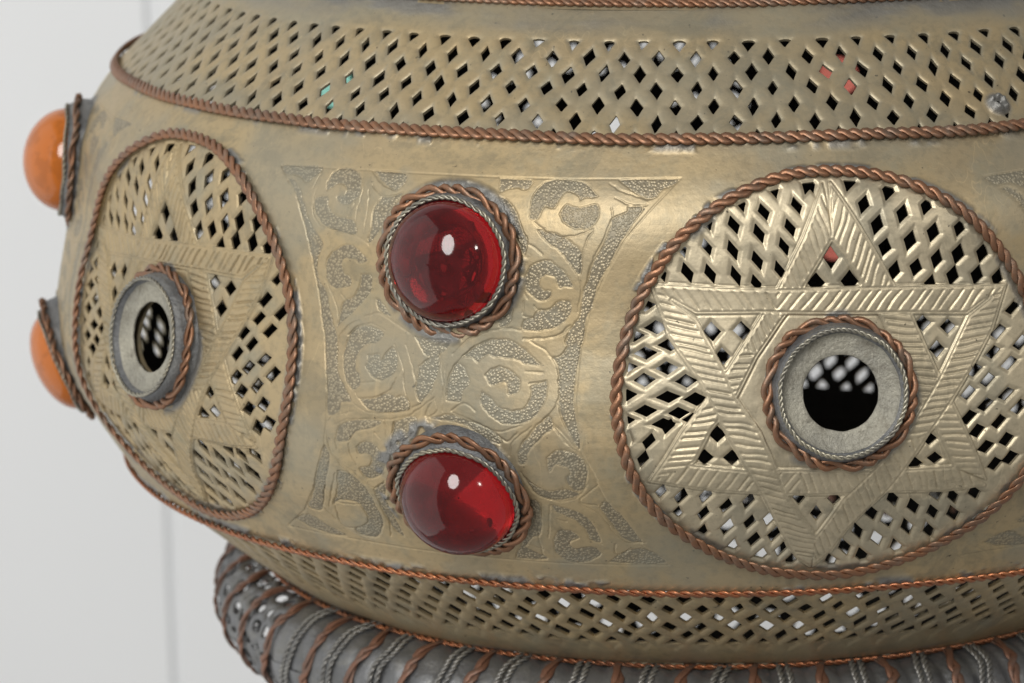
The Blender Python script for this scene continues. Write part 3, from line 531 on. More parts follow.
def glass(name, col, cloud, cloud_amt, rough=.03):
    m, nt, b = mat_base(name)
    co = nt.nodes.new('ShaderNodeTexCoord').outputs['Object']
    n = nd(nt, 'ShaderNodeTexNoise', Scale=160.0, Detail=5.0, Roughness=.65); nt.links.new(co, n.inputs['Vector'])
    n5 = nd(nt, 'ShaderNodeTexNoise', Scale=900.0, Detail=2.0); nt.links.new(co, n5.inputs['Vector'])
    b.inputs['Base Color'].default_value = (*col, 1); b.inputs['Transmission Weight'].default_value = 1.0
    b.inputs['IOR'].default_value = 1.48; 
    nt.links.new(mth(nt, 'ADD', mth(nt, 'MULTIPLY', ramp(nt, n.outputs[0], [(.5, 0.0), (.75, 1.0)]), .12), rough), b.inputs['Roughness'])
    d = nd(nt, 'ShaderNodeBsdfPrincipled'); d.inputs['Base Color'].default_value = (*cloud, 1); d.inputs['Roughness'].default_value = .12
    mx = nt.nodes.new('ShaderNodeMixShader')
    f = mth(nt, 'ADD', mth(nt, 'MULTIPLY', ramp(nt, n.outputs[0], [(.45, 0.0), (.75, 1.0)]), cloud_amt * .8), cloud_amt * .6, True)
    f = mth(nt, 'ADD', f, mth(nt, 'MULTIPLY', ramp(nt, n5.outputs[0], [(.665, 0.0), (.72, 1.0)]), .22), True)
    nt.links.new(f, mx.inputs[0]); nt.links.new(b.outputs[0], mx.inputs[1]); nt.links.new(d.outputs[0], mx.inputs[2])
    nt.links.new(mx.outputs[0], [x for x in nt.nodes if x.type == 'OUTPUT_MATERIAL'][0].inputs[0])
    bp = nd(nt, 'ShaderNodeBump', Strength=.04, Distance=.001); nt.links.new(n.outputs[0], bp.inputs['Height'])
    nt.links.new(bp.outputs[0], b.inputs['Normal'])
    return m

BRASS = metal('tarnished_brass', (.475, .370, .208), (.425, .338, .205), (.34, .308, .215), .62, .48, sheet_attrs=True)
BRASS_STAR = metal('polished_brass', (.62, .54, .385), (.54, .465, .32), (.42, .375, .27), .72, .46, sheet_attrs=True)
INNER = metal('sooty_shaded_inside', (.022, .020, .016), (.030, .026, .02), (.016, .015, .013), .2, .75)  # soot tone pushed near black; the interior's shade is in the colour
COPPER = metal('aged_copper_wire', (.31, .155, .085), (.235, .125, .075), (.25, .215, .175), .72, .43, 1.8)
BRIGHT_COPPER = metal('rubbed_copper_wire', (.46, .185, .085), (.36, .145, .075), (.22, .15, .11), .82, .36, 1.8)
DULL_COPPER = metal('dull_copper_wire', (.25, .125, .08), (.18, .10, .07), (.17, .155, .14), .6, .5, 1.8)
SILVER = metal('tinned_wire', (.40, .37, .28), (.29, .28, .24), (.16, .155, .15), .8, .42, 1.8)
DULL_TIN = metal('dull_tinned_wire', (.30, .295, .275), (.22, .22, .22), (.14, .14, .14), .75, .45, 1.8)
LEAD = metal('soldered_lead', (.15, .155, .16), (.25, .25, .24), (.08, .083, .09), .60, .52, 2.2, 1.0)
SEAT = metal('socket_brass', (.47, .45, .37), (.33, .32, .275), (.20, .18, .14), .45, .58, 2.6, 1.3)
ZINC = metal('grey_tube_metal', (.225, .23, .238), (.14, .145, .15), (.26, .257, .235), .65, .46, 1.6, .6)
RED = glass('red_glass', (.44, .011, .014), (.24, .018, .022), .24)
BACKLIT_RED = glass('backlit_red_glass', (.92, .26, .20), (.6, .15, .1), .10)  # same red glass, its glow from behind put into a paler colour
AMBER = glass('amber_glass', (.66, .21, .025), (.50, .14, .018), 1.4, .14)
GREEN = glass('pale_green_glass', (.45, .95, .80), (.2, .6, .45), .08)

# ------------------------------------------------------------------ the lantern
MED_S = 0.59308; RM = 1.0218; RHO = 0.288
TH_MED = [math.radians(a) for a in (9.64, -49.3, 69.5, 130.0, 190.5, 250.0)]
CABS = [  # angle, upper s, lower s, material
    (-19.84, .756, .436, RED, 'round red glass cabochon'), (-78.8, .767, .449, AMBER, 'round amber orange glass cabochon'),
    (39.4, .756, .440, RED, 'round red glass cabochon'), (99.5, .756, .440, AMBER, 'round amber orange glass cabochon'),
    (165.6, .722, .395, BACKLIT_RED, 'round red glass cabochon, coloured as if lit from behind'), (222.5, .742, .430, GREEN, 'round green glass cabochon')]
lamp = bpy.data.objects.new('pierced_lantern', None); COL.objects.link(lamp)
lamp['label'] = 'round pierced brass lantern with copper wire rims, star medallions and glass cabochons'
lamp['category'] = 'lantern'

def th_grid(fine, coarse, spans):
    """angles round the lantern, finely spaced inside the spans (degrees) that show large"""
    g = [math.radians(-180.0)]
    while g[-1] < math.radians(180):
        d = math.degrees(g[-1])
        st = fine if any(a <= d <= b for a, b in spans) else coarse
        g.append(g[-1] + st)
    g[-1] = math.radians(180.0)
    return np.array(g)

def th_grid2(spans, coarse):
    g = [math.radians(-180.0)]
    while g[-1] < math.radians(180):
        d = math.degrees(g[-1])
        g.append(g[-1] + next((st for a, b, st in spans if a <= d < b), coarse))
    g[-1] = math.radians(180.0)
    return np.array(g)

def wrap(a): return (a + PI) % (2 * PI) - PI

_jit = np.random.default_rng(5).random((400, 40, 6)) - .5
def lattice(th, s, cols, phase, s0, ds, rows, a, b, lean=0.0, p=.92):
    """holes of a punched band: staggered lozenges; returns positive outside them, in surface units"""
    best = np.full(th.shape, 9.0)
    dt = 2 * PI / cols
    rowf = (s - s0) / ds
    for dr in (-1, 0, 1):
        k = np.floor(rowf + .5).astype(int) + dr
        ph = phase + (k % 2) * dt / 2
        colf = (wrap(th) - ph) / dt
        for dc in (0,):
            c = np.floor(colf + .5).astype(int) + dc
            ok = (k >= 0) & (k < rows)
            J = _jit[c % cols, np.clip(k, 0, 39)]
            r = np.interp(s, PS, PR[:, 0])
            x = (wrap(th - (ph + c * dt + J[:, 0] * dt * .10))) * r
            y = s - (s0 + k * ds + J[:, 1] * ds * .18)
            x = x - y * (lean + J[:, 4] * .35)
            aa = a * (1 + J[:, 2] * .30); bb = b * (1 + J[:, 3] * .26)
            d = ((np.abs(x / aa) ** p + np.abs(y / bb) ** p) ** (1 / p) - 1) * min(a, b) * .8
            best = np.where(ok, np.minimum(best, d), best)
    return best

front = [(-112, 52)]
# --- shoulder: pierced band below the collar
SH_DS = .0266; SH_S0 = 1.0955 - 6 * SH_DS
def sh_lat(th, s):
    d = lattice(th, s, 106, math.radians(-9.36), SH_S0, SH_DS, 7, .0087, .0150)
    e = SH_S0 + 6 * SH_DS + .001
    return np.where(s > e, np.maximum(d, s - e), d)              # the top row is cut straight
def sh_plug(th, s): return np.hypot(wrap(th - math.radians(25.9)) * .88, s - .972)
def sh_keep(th, s):
    q = sh_plug(th, s)                                            # a solder plug stops one hole
    d = np.maximum(sh_lat(th, s), .017 - q)
    return np.where(q < .0052, q - .0050, d)
def sh_shape(th, s):
    q = sh_plug(th, s)
    plug = .010 * sstep(.019, .008, q) * (1 - .8 * sstep(.009, .003, q)) * (.35 + 1.3 * vnoise(th * 190 + 50, s * 210, 3))
    return dents(th, s) - .0020 * np.exp(-np.maximum(sh_lat(th, s), 0) / .0024) + plug
def sh_attr(th, s, h):
    d = sh_lat(th, s); q = sh_plug(th, s)
    n = fbm(th * 9 + 50, s * 30, 6)
    sol = sstep(.022, .014, q) + .9 * sstep(.34, .62, n) * sstep(S_TOP - .062, S_TOP - .012, s) + .5 * sstep(.6, .75, fbm(th * 14 + 80, s * 20, 9)) * sstep(S_SHO + .02, S_SHO + .006, s)
    return {'solder': np.clip(sol, 0, 1), 'stipple': 0 * s, 'tarnish': np.clip(sstep(.0050, .0, d) * .9 * sstep(.25, .55, fbm(th * 8 + 10, s * 20, 12)) + .9 * sstep(.35, .7, fbm(th * 4 + 20, s * 9 + 9, 14)) + .9 * sstep(S_TOP - .07, S_TOP - .03, s), 0, 1)}
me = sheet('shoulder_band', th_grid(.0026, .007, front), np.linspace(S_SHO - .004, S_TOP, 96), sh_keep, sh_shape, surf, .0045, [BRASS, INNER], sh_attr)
shoulder = obj('shoulder_band', me, lamp)

# --- lower pierced band
LO_DS = .0325; LO_S0 = .0725
def lo_lat(th, s): return lattice(th, s, 116, math.radians(1.04 + 1.55), LO_S0, LO_DS, 7, .0108, .0205, p=1.05)
def lo_keep(th, s):
    d = lo_lat(th, s)
    d = np.where(s < LO_S0 + .000, np.maximum(d, LO_S0 - s), d)
    return np.maximum(d, np.where(s > S_LOW - .008, .001, -1))
def lo_shape(th, s):
    return dents(th, s) - .0024 * np.exp(-np.maximum(lo_lat(th, s), 0) / .0028)
def lo_attr(th, s, h):
    n = fbm(th * 9 + 50, s * 30, 16)
    sol = .8 * sstep(.5, .7, n) * sstep(.03, .004, s) + .7 * sstep(.55, .7, n) * sstep(S_LOW - .025, S_LOW - .006, s)
    return {'solder': sol, 'stipple': 0 * s, 'tarnish': .7 * sstep(.45, .75, fbm(th * 5 + 20, s * 12 + 9, 24))}
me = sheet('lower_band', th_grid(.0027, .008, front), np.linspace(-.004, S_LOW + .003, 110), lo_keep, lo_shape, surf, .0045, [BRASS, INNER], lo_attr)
obj('lower_band', me, lamp)

# --- the belly with its engraved panels
LSM = [smooth_line(p) for p in LINES]
GSM = [smooth_line(list(p) + [p[0]], 3)[:-1] for p in GROUNDS]
def local_cab(th):
    loc = np.full(th.shape, 9.0)
    for c in CABS:
        d = wrap(th - math.radians(c[0])); loc = np.where(np.abs(d) < np.abs(loc), d, loc)
    return loc * RM
def belly_cut(th, s):
    d = np.full(th.shape, 9.0)
    for t in TH_MED: d = np.minimum(d, np.hypot(wrap(th - t) * RM, s - MED_S) - (RHO - .004))
    for c in CABS:
        for sc in c[1:3]: d = np.minimum(d, np.hypot(wrap(th - math.radians(c[0])) * RM, s - sc) - .040)
    return d
_cache = {}
def engraving(th, s):
    """signed distances: into the panel, into the stippled grounds, and to the chased lines"""
    key = (len(th), float(th[0]), float(th[-1]), float(s[len(s) // 2]))
    if key in _cache: return _cache[key]
    u = local_cab(th); v = s - MED_S
    pan = poly_sdf(u, v, PANEL)
    gr = np.full(u.shape, -9.0); ln = np.full(u.shape, 9.0)
    inside = np.where(pan > -.012)[0]
    uu, vv = u[inside], v[inside]
    uu = uu + (vnoise(uu * 150 + 30, vv * 150 + 30, 7) - .5) * .0020      # an unsteady hand
    vv = vv + (vnoise(uu * 150 + 60, vv * 150 + 90, 8) - .5) * .0020
    def near(q):
        q = np.array(q); lo = q.min(0) - .012; hi = q.max(0) + .012
        return (uu > lo[0]) & (uu < hi[0]) & (vv > lo[1]) & (vv < hi[1])
    g = np.full(uu.shape, -9.0)
    for q in GSM:
        m = near(q); g[m] = np.maximum(g[m], poly_sdf(uu[m], vv[m], q))
    d = np.full(uu.shape, 9.0)
    for q in LSM:
        m = near(q); d[m] = np.minimum(d[m], seg_dist(uu[m], vv[m], q))
    gr[inside] = g; ln[inside] = d
    _cache[key] = (pan, gr, ln)
    return _cache[key]
def belly_shape(th, s):
    pan, gr, ln = engraving(th, s)
    var = .5 + .9 * vnoise(th * 55, s * 55 + 70, 4)
    h = dents(th, s) - .0007 * sstep(-.0003, .0012, gr)
    h -= .0012 * np.exp(-(gr / .0009) ** 2) * var
    h -= .0012 * np.exp(-(ln / .0009) ** 2) * var
    h -= .0008 * np.exp(-(pan / .0010) ** 2)
    # lumps of solder round the settings
    h += .0035 * belly_solder(th, s) * vnoise(th * 120 + 70, s * 120, 5)
    return h
def belly_solder(th, s):
    n = .75 * fbm(th * 16 + 50, s * 16 + 10, 6) + .25 * vnoise(th * 90, s * 90, 3)
    sol = np.zeros(th.shape)
    for t in TH_MED:
        d = np.hypot(wrap(th - t) * RM, s - MED_S) - RHO
        sol = np.maximum(sol, sstep(.50, .58, n) * sstep(.0165, .010, d))
    for c in CABS:
        for sc in c[1:3]:
            d = np.hypot(wrap(th - math.radians(c[0])) * RM, s - sc) - .094
            sol = np.maximum(sol, sstep(.44, .54, n) * sstep(.021, .010, d))
    sol = np.maximum(sol, .8 * sstep(.50, .66, n) * sstep(S_SHO - .020, S_SHO - .009, s))
    sol = np.maximum(sol, sstep(.5, .62, n) * sstep(S_LOW + .020, S_LOW + .008, s))
    return sol
def belly_attr(th, s, h):
    pan, gr, ln = engraving(th, s)
    ground = sstep(-.0004, .0010, gr)
    tar = .9 * sstep(.50, .72, fbm(th * 4 + 20, s * 6 + 9, 34)) + .6 * sstep(.55, .7, fbm(th * 13 + 20, s * 15 + 9, 31))
    return {'solder': belly_solder(th, s), 'stipple': ground, 'tarnish': np.clip(tar, 0, 1)}
me = sheet('belly', th_grid2([(-100, -41, .0050), (-41, .5, .0011), (.5, 31, .0045), (31, 48, .0020)], .012),
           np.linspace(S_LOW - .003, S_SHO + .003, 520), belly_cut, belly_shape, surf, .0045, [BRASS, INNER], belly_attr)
obj('belly', me, lamp)
_cache.clear()

# --- unseen neck and invented bottom bowl, added to keep light out of the inside
def turned(name, rz, mat, k=160):
    rz = np.array(rz); a = np.linspace(0, 2 * PI, k, endpoint=False)
    V = np.stack([rz[:, :1] * np.sin(a), -rz[:, :1] * np.cos(a), rz[:, 1:] + 0 * a], -1).reshape(-1, 3)
    n = len(rz); i = np.arange(n - 1)[:, None]; j = np.arange(k)[None]; j2 = (j + 1) % k
    F = np.stack([i * k + j, i * k + j2, (i + 1) * k + j2, (i + 1) * k + j], -1).reshape(-1, 4)
    z = np.zeros(len(V))
    return make_mesh(name, V, [F], [mat], None, {'solder': z, 'stipple': z, 'tarnish': z + .4})
obj('light_blocking_neck', turned('light_blocking_neck', [(.762, .360), (.735, .385), (.66, .43), (.56, .49), (.50, .56), (.48, .66), (.52, .76), (.50, .79), (.12, .80), (.001, .80)], BRASS), lamp)
ADDED_BOWL = np.array([(.02, -.955), (.10, -.95), (.22, -.90), (.30, -.80), (.36, -.70), (.50, -.61), (.66, -.577), (.716, -.570)])
_bl = np.concatenate([[0], np.cumsum(np.hypot(*np.diff(ADDED_BOWL, axis=0).T))])
def added_bowl_map(th, t, h):
    R = np.interp(t, _bl, ADDED_BOWL[:, 0]) + h; return np.stack([R * np.sin(th), -R * np.cos(th), np.interp(t, _bl, ADDED_BOWL[:, 1]) - h * .5], -1)
def added_bowl_keep(th, t):  # invented holes, placed so bright specks show through the lower band
    k = np.floor(t / .062 + .5); R = np.interp(k * .062, _bl, ADDED_BOWL[:, 0])
    n = np.maximum(np.round(2 * PI * R / .070), 6); d = 2 * PI / n
    c = np.floor(wrap(th) / d + .5)
    return np.where((t > .08) & (t < _bl[-1] - .20), np.hypot((wrap(th) - c * d) * R, t - k * .062) - .021, 1.0)
obj('added_bottom_bowl', sheet('added_bottom_bowl', np.linspace(-PI, PI, 420), np.linspace(0, _bl[-1], 90), added_bowl_keep, lambda a, b: 0 * a, added_bowl_map, .004, [BRASS, INNER],
                         lambda a, b, h: {'solder': 0 * a, 'stipple': 0 * a, 'tarnish': 0 * a + .4}), lamp)

# --- twisted copper rims
obj('wire_rim', rope('wire_rim', ring_path(S_SHO, .007, 1), COPPER, .0185, .0165, flat=.6, filed=.4), shoulder)
obj('wire_rim', rope('wire_rim', ring_path(S_TOP, .004, 2), COPPER, .0150, .0135, flat=.7, filed=.4), shoulder)
low_rim = obj('wire_rim', rope('wire_rim', ring_path(S_LOW, .005, 3, .0018), BRIGHT_COPPER, .0125, .0165), lamp)
obj('wire_rim', rope('wire_rim', ring_path(.000, .005, 4, .002), BRIGHT_COPPER, .0112, .0140), lamp)

# --- star medallions
HOLE = np.array(HOLES)
def bars_field(u, v):
    """distance into the star's bars, and the depth of their engraved hatching"""
    star = np.full(u.shape, -9.0); hat = np.zeros(u.shape); line = np.zeros(u.shape); own = np.zeros(u.shape, bool)
    for q, (o, i, hd, sp) in enumerate(BARS):
        poly = list(o) + list(i)
        d = poly_sdf(u, v, poly)
        star = np.maximum(star, d)
        mine = (d > 0) & ~own; own |= d > 0
        do = np.minimum(seg_dist(u, v, o), seg_dist(u, v, i))     # long edges only
        line = np.maximum(line, np.exp(-((do - .0022) / .0012) ** 2) * mine)
        x = u * -hd[1] + v * hd[0]; y = u * hd[0] + v * hd[1]
        x = x + (vnoise(u * 45 + 9, v * 45 + 9, q) - .5) * .0035
        k = np.floor(x / sp + .5)
        jj = np.random.default_rng(q).random(400) - .5
        e = np.abs(x - (k + jj[k.astype(int) % 400] * .35) * sp)
        g = np.exp(-(e / .00125) ** 2) * sstep(.0036, .0068, do) * mine * (.75 + .5 * jj[(k.astype(int) * 7) % 400])
        hat = np.maximum(hat, g)
    return star, hat, line
def holes_field(u, v):
    best = np.full(u.shape, 9.0)
    for n, (x, y, ax, ay, bx, by) in enumerate(HOLE):
        L = max(math.hypot(ax, ay), math.hypot(bx, by)) * 2.2
        m = (np.abs(u - x) < L) & (np.abs(v - y) < L)
        if not m.any(): continue
        det = ax * by - ay * bx
        du, dv = u[m] - x, v[m] - y
        J = _jit[n, 1]; sc = 1.19 + J[0] * .22
        p = (du * by - dv * bx) / det / sc; q = (ax * dv - ay * du) / det / (1.14 + J[1] * .2)
        w = min(math.hypot(ax, ay), math.hypot(bx, by))
        d = ((np.abs(p) ** .95 + np.abs(q) ** .95) ** (1 / .95) - 1) * w * .8
        best[m] = np.minimum(best[m], d)
    return best
SOCK = (0.0, .5905 - MED_S)
def medallion_mesh(rot, res, name, deep=1.0, small=1.0, mat=None, cut=1.0):
    cr, sr = math.cos(rot), math.sin(rot)
    memo = {}
    def fields(u, v):
        key = (len(u), float(u[0]), float(v[-1]))
        if key not in memo:
            x = u * cr - v * sr; y = u * sr + v * cr
            star, hat, line = bars_field(x, y)
            hole = holes_field(x, y) + (1 - small) * .006
            hole = np.maximum(hole, star + .0006)                       # bars are never pierced
            hole = np.maximum(hole, np.hypot(u, v) - (RHO - .0105))      # nor the rim
            hole = np.maximum(hole, .092 - np.hypot(u - SOCK[0], v - SOCK[1]))
            memo[key] = (star, hat, line, hole)
        return memo[key]
    def keep(u, v):
        hole = fields(u, v)[3]
        d = np.minimum(hole, RHO + .004 - np.hypot(u, v))
        return np.minimum(d, np.hypot(u - SOCK[0], v - SOCK[1]) - .055)
    def shape(u, v):
        star, hat, line, hole = fields(u, v)
        lat = sstep(.002, -.004, star)
        h = dents(u / RM + 1, v + MED_S) * .8 - .0027 * deep * (1 - sstep(-.0010, .0044, hole)) * (.25 + .75 * lat)
        h -= (.0026 * hat + .0017 * line) * cut + .0012 * np.exp(-((star + .0020) / .0009) ** 2)
        h += .0024 * sstep(-.0012, .0004, star)
        h += .0007 * (vnoise(u * 70 + 50, v * 70 + 50, 3) - .5) * lat
        return h
    def mapf(u, v, h): return surf(u / RM, v + MED_S, h)
    def attrf(u, v, h):
        star, hat, line, hole = fields(u, v)
        n = fbm(u * 16 + 50, v * 16 + 10, 6)
        sol = sstep(.5, .6, n) * sstep(RHO - .017, RHO - .009, np.hypot(u, v)) * .7
        sol = np.maximum(sol, sstep(.46, .56, n) * sstep(.114, .102, np.hypot(u - SOCK[0], v - SOCK[1])))
        return {'solder': sol, 'stipple': 0 * u, 'tarnish': .7 * sstep(.5, .7, fbm(u * 12 + 20, v * 12 + 9, 34)) * (star < 0)}
    g = np.linspace(-RHO - .006, RHO + .006, res)
    return sheet(name, g, g, keep, shape, mapf, .0045, [mat or BRASS_STAR, INNER], attrf)

def build_medallion(rot, res, seed, deep=1.0, small=1.0, mat=None, cut=1.0):
    """the disc with its rim, socket and wires, as (name, mesh) pairs; the first is the disc itself"""
    sc = SOCK[1] + MED_S
    return [('star_medallion', medallion_mesh(rot, res, 'star_medallion', deep, small, mat, cut)),
            ('wire_rim', rope('wire_rim', loop_path(MED_S, RHO, .007, seed, .0022), COPPER, .0178, .0190, flat=.62, filed=.42, seed=seed)),
            ('socket', lathe('socket', sc, [(.102, -.03), (.098, -.004), (.0915, .004), (.0885, .015), (.085, .0235), (.080, .0245), (.0775, .017), (.070, .0135), (.056, .0125), (.0505, .012), (.0495, .0105), (.0500, .008), (.058, .006)], [LEAD, SEAT], 80,
                             midx=[0, 0, 0, 0, 0, 0, 1, 1, 1, 1, 1, 1], rough=.05, seed=seed)),
            ('copper_wire', rope('copper_wire', flat_loop(sc, .0955, .009, seed + 2, .0024, .010, .005), COPPER, .0165, .0255, flat=.75, loose=.6, seed=seed)),
            ('silver_wire', rope('silver_wire', flat_loop(sc, .0825, .0275, seed + 3, .0012), SILVER, .0070, .0085, seed=seed))]
var_a = build_medallion(0.0, 400, 1)
var_b = build_medallion(math.radians(-5), 380, 5, .9, 1.12, BRASS, 1.7)
LAB = {0: 'pierced medallion facing the viewer', 1: 'pierced medallion turned towards the left edge'}
for n, t in enumerate(TH_MED):
    parts = var_b if n == 1 else var_a
    disc = obj(parts[0][0], parts[0][1], lamp, t)
    for nm, mesh in parts[1:]:
        obj(nm, mesh, disc)

# --- cabochons in their wire settings
def setting(sc, mat, seed, dome_h=.060, sink=0.0):
    dome = [(.001, .016 + dome_h)] + [(.080 * math.sin(a), .016 + dome_h * math.cos(a)) for a in np.linspace(.06, PI / 2, 22)] + [(.080, .008), (.076, .004), (.030, .004), (.001, .004)]
    dome = [(r, max(z - sink, .0015)) for r, z in dome]
    return [('cabochon', lathe('cabochon', sc, dome[::-1], [mat], 72)),
            ('bezel', lathe('bezel', sc, [(.0975, -.03), (.0955, -.006), (.0910, .002 - sink * .3), (.0885, .012 - sink), (.0850, .0185 - sink), (.0808, .0185 - sink), (.0806, .001), (.037, .0005), (.037, -.008)], [LEAD, SEAT], 64, midx=[0, 0, 0, 0, 0, 0, 1, 1], rough=.05, seed=seed)),
            ('copper_wire', rope('copper_wire', flat_loop(sc, .0955, .009 - sink * .35, seed, .0022, .012, .005), COPPER, .0170, .0260, flat=.7, loose=.8, seed=seed)),
            ('silver_wire', rope('silver_wire', flat_loop(sc, .0840, .0215 - sink, seed + 1, .0014), SILVER, .0080, .0100, seed=seed))]
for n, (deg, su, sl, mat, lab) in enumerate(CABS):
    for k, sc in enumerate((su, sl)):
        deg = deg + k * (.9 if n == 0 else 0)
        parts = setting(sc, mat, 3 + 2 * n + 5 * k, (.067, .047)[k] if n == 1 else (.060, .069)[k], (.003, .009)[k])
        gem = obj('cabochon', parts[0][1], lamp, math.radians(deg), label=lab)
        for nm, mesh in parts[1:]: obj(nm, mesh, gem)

# --- the pierced tube ring under the belly, wrapped with wire
TR0, TRT, TRZ = .722, .076, -.657
def tube_map(th, ph, h):
    R = TR0 + (TRT + h) * np.cos(ph)
    return np.stack([R * np.sin(th), -R * np.cos(th), TRZ + (TRT + h) * np.sin(ph)], -1)
def tube_keep(th, ph):
    dt = math.radians(2.5); dp = 2 * PI / 15
    k = np.floor(ph / dp + .5); x = wrap(th) - (k % 2) * dt / 2; c = np.floor(x / dt + .5)
    J = _jit[(c.astype(int)) % 400, k.astype(int) % 40]
    d = np.hypot((x - c * dt) * .78 + J[:, 0] * .004, (ph - k * dp) * TRT + J[:, 1] * .004) - .0122
    a = np.degrees(wrap(th))
    d = d + .0016 - .0070 * ((np.cos(ph) < .15) | (a < -88))               # larger openings on the side turned away
    return np.where((a < -57) | (a > 75), d, 1.0)
def tube_shape(th, ph):
    rib = .0075 * np.abs(np.sin((th - math.radians(-4.15)) * 48))
    return rib - .006 + (fbm(th * 20 + 50, ph * 3 + 20, 3) - .5) * .005 - .004 * np.exp(-np.maximum(tube_keep(th, ph), 0) / .004)
me = sheet('tube_ring', th_grid(.0048, .008, [(-120, 50)]), np.linspace(0, 2 * PI, 90), tube_keep, tube_shape, tube_map, .005, [ZINC, INNER])
ring = obj('tube_ring', me, lamp)
def wrap_path(off, slant, seed):
    def f(t):
        ph = 2 * PI * t; th = off + slant * np.sin(ph) + (vnoise(np.cos(ph) * 2 + 9, np.sin(ph) * 2 + 9, seed) - .5) * .02
        P = tube_map(th, ph, .004)
        c = np.stack([TR0 * np.sin(th), -TR0 * np.cos(th), TRZ + 0 * th], -1)
        return P, P - c
    return f
def join_ropes(name, ropes):
    V, F, off = [], [], 0
    mats = [ropes[0].materials[0]]
    for m in ropes:
        co = np.empty(len(m.vertices) * 3, np.float32); m.vertices.foreach_get('co', co)
        li = np.empty(len(m.loops), np.int32); m.loops.foreach_get('vertex_index', li)
        co = co.reshape(-1, 3).astype(float); co[:, 2] -= Z0 * S
        V.append(co / S); F.append(li.reshape(-1, 4) + off); off += len(co)
        bpy.data.meshes.remove(m)
    return make_mesh(name, np.vstack(V), [np.vstack(F)], mats)
cw = [rope('copper_wire', wrap_path(0, .03, q), DULL_COPPER, .0195, .036, flat=.45, loose=.3, seed=q) for q in range(4)]
sw = [join_ropes('silver_wire', [rope('w', wrap_path(o, .03, q), DULL_TIN, .0100, .0100, flat=.75, k=6, seed=q) for o in (-.0085, .0085)]) for q in range(3)]
for k in range(48):
    a = math.radians(-4.15 + 7.5 * k)
    obj('copper_wire', cw[k % 4], ring, a + (rng.random() - .5) * .012)
    if -122 < math.degrees(wrap(a)) < -58: continue          # the openwork stretch carries copper wire only
    obj('silver_wire', sw[k % 3], ring, a + math.radians(3.75) + (rng.random() - .5) * .012)

# ------------------------------------------------------------------ the white panelled wall behind
def wall():
    m, nt, b = mat_base('white_wall_paint')
    co = nt.nodes.new('ShaderNodeTexCoord').outputs['Object']
    n = nd(nt, 'ShaderNodeTexNoise', Scale=3.0, Detail=5.0); nt.links.new(co, n.inputs['Vector'])
    nt.links.new(ramp(nt, n.outputs[0], [(.3, (.775, .79, .80)), (.7, (.80, .815, .825))]), b.inputs['Base Color']); b.inputs['Roughness'].default_value = .55
    y = WALL_Y
    xs = [(-6.0, 0)]
    for gx, w, d in sorted(GROOVES):
        xs += [(gx - w, 0), (gx - w * .35, d), (gx + w * .35, d), (gx + w, 0)]
    xs.append((6.0, 0))
    V = []; 
    for x, d in xs: V += [(x, y + d, -2.0), (x, y + d, 3.0)]
    for x in (6.0, -6.0): V += [(x, y + .4, -2.0), (x, y + .4, 3.0)]
    n = len(V) // 2
    F = np.array([[2 * i, 2 * ((i + 1) % n), 2 * ((i + 1) % n) + 1, 2 * i + 1] for i in range(n)])
    V = np.array(V) / S; V[:, 2] -= Z0
    me = make_mesh('wall', V, [F], [m], smooth=False)
    o = obj('wall', me); o['kind'] = 'structure'; o['label'] = 'plain white panelled wall behind the lantern'
    return o
WALL_Y = 1.15
GROOVES = [(-.3868, .0045, .005), (-1.35, .0045, .005), (.58, .0045, .005), (1.55, .0045, .005)]
wall()

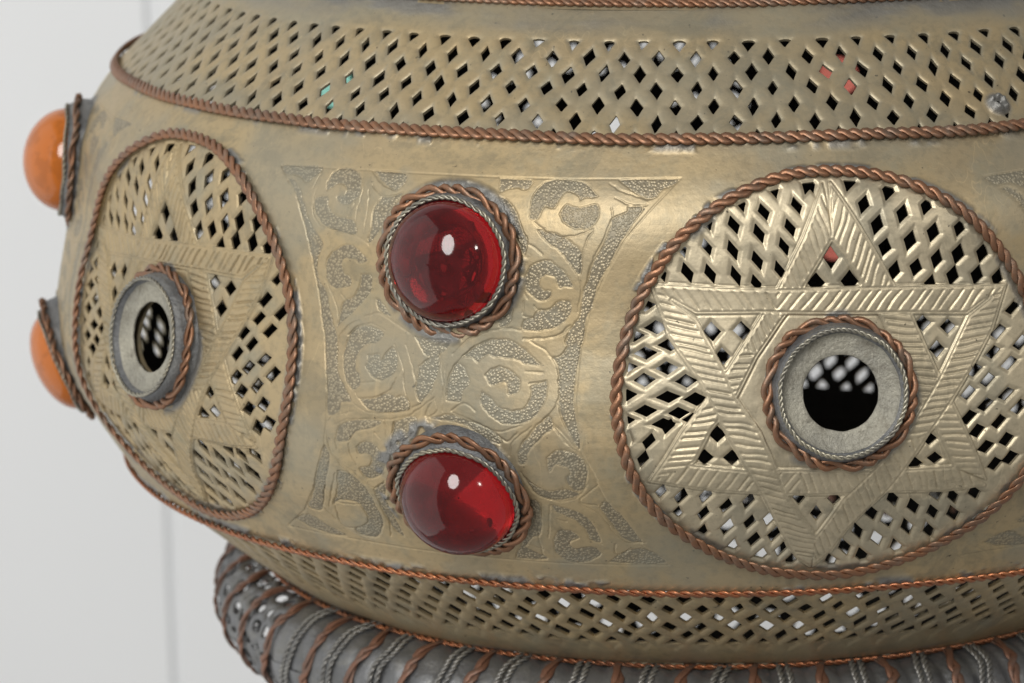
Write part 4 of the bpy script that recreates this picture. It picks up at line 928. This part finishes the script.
# ------------------------------------------------------------------ light, world, camera
w = bpy.data.worlds.new('World'); scene.world = w; w.use_nodes = True
w.node_tree.nodes['Background'].inputs[0].default_value = (1.0, .98, .95, 1)
w.node_tree.nodes['Background'].inputs[1].default_value = .27
def area(name, loc, target, sx, sy, power, col=(1, 1, 1)):
    l = bpy.data.lights.new(name, 'AREA'); l.shape = 'RECTANGLE'; l.size = sx; l.size_y = sy; l.energy = power; l.color = col
    o = bpy.data.objects.new(name, l); COL.objects.link(o); o.location = loc
    o.rotation_euler = (Vector(target) - Vector(loc)).to_track_quat('-Z', 'Y').to_euler()
    return o
CT = (0, 0, Z0 * S)
def polar(az, el, d):
    a, e = math.radians(az), math.radians(el)
    return (d * math.cos(e) * math.sin(a), -d * math.cos(e) * math.cos(a), Z0 * S + d * math.sin(e))
area('window_light', polar(-14, 30, 2.4), CT, .75, 1.25, 33, (1, .975, .94)).data.shape = 'ELLIPSE'
area('small_lamp', polar(40, 26, 2.4), CT, .2, .2, 5, (1, .95, .88))
area('broad_soft_light', polar(-78.5, 0, 2.2), CT, 3.5, 7.0, 56, (1, .99, .97))
area('added_wall_wash', (-1.3, -.5, 1.0), (-1.0, 1.15, .25), 1.0, 1.4, 2.2).data.spread = math.radians(75)  # added lamp that brightens the wall, kept narrow so the gems miss it

cam = bpy.data.cameras.new('camera'); co = bpy.data.objects.new('camera', cam); COL.objects.link(co)
R_ = Vector((0.9982950384721517, 0.05614924607189766, -0.015946106968239164))
U_ = Vector((0.003131306570020184, 0.22128091818362677, 0.9752050810813978))
F_ = Vector((-0.05828559925959061, 0.9735923260859077, -0.22072782222815016))
co.matrix_world = Matrix(((R_.x, U_.x, -F_.x, 0), (R_.y, U_.y, -F_.y, -5.23363 * S), (R_.z, U_.z, -F_.z, (.91838 + Z0) * S), (0, 0, 0, 1)))
cam.sensor_width = 36; cam.lens = 36 * 3335.1677 / 1024
cam.clip_start = .05; cam.clip_end = 100
cam.dof.use_dof = True; cam.dof.focus_distance = 4.32 * S; cam.dof.aperture_fstop = 18
scene.camera = co
scene.render.resolution_x = 1024; scene.render.resolution_y = 683
vs = scene.view_settings; vs.view_transform = 'Standard'; vs.look = 'None'; vs.exposure = 0; vs.gamma = 1
scene.cycles.max_bounces = 10; scene.cycles.transmission_bounces = 8
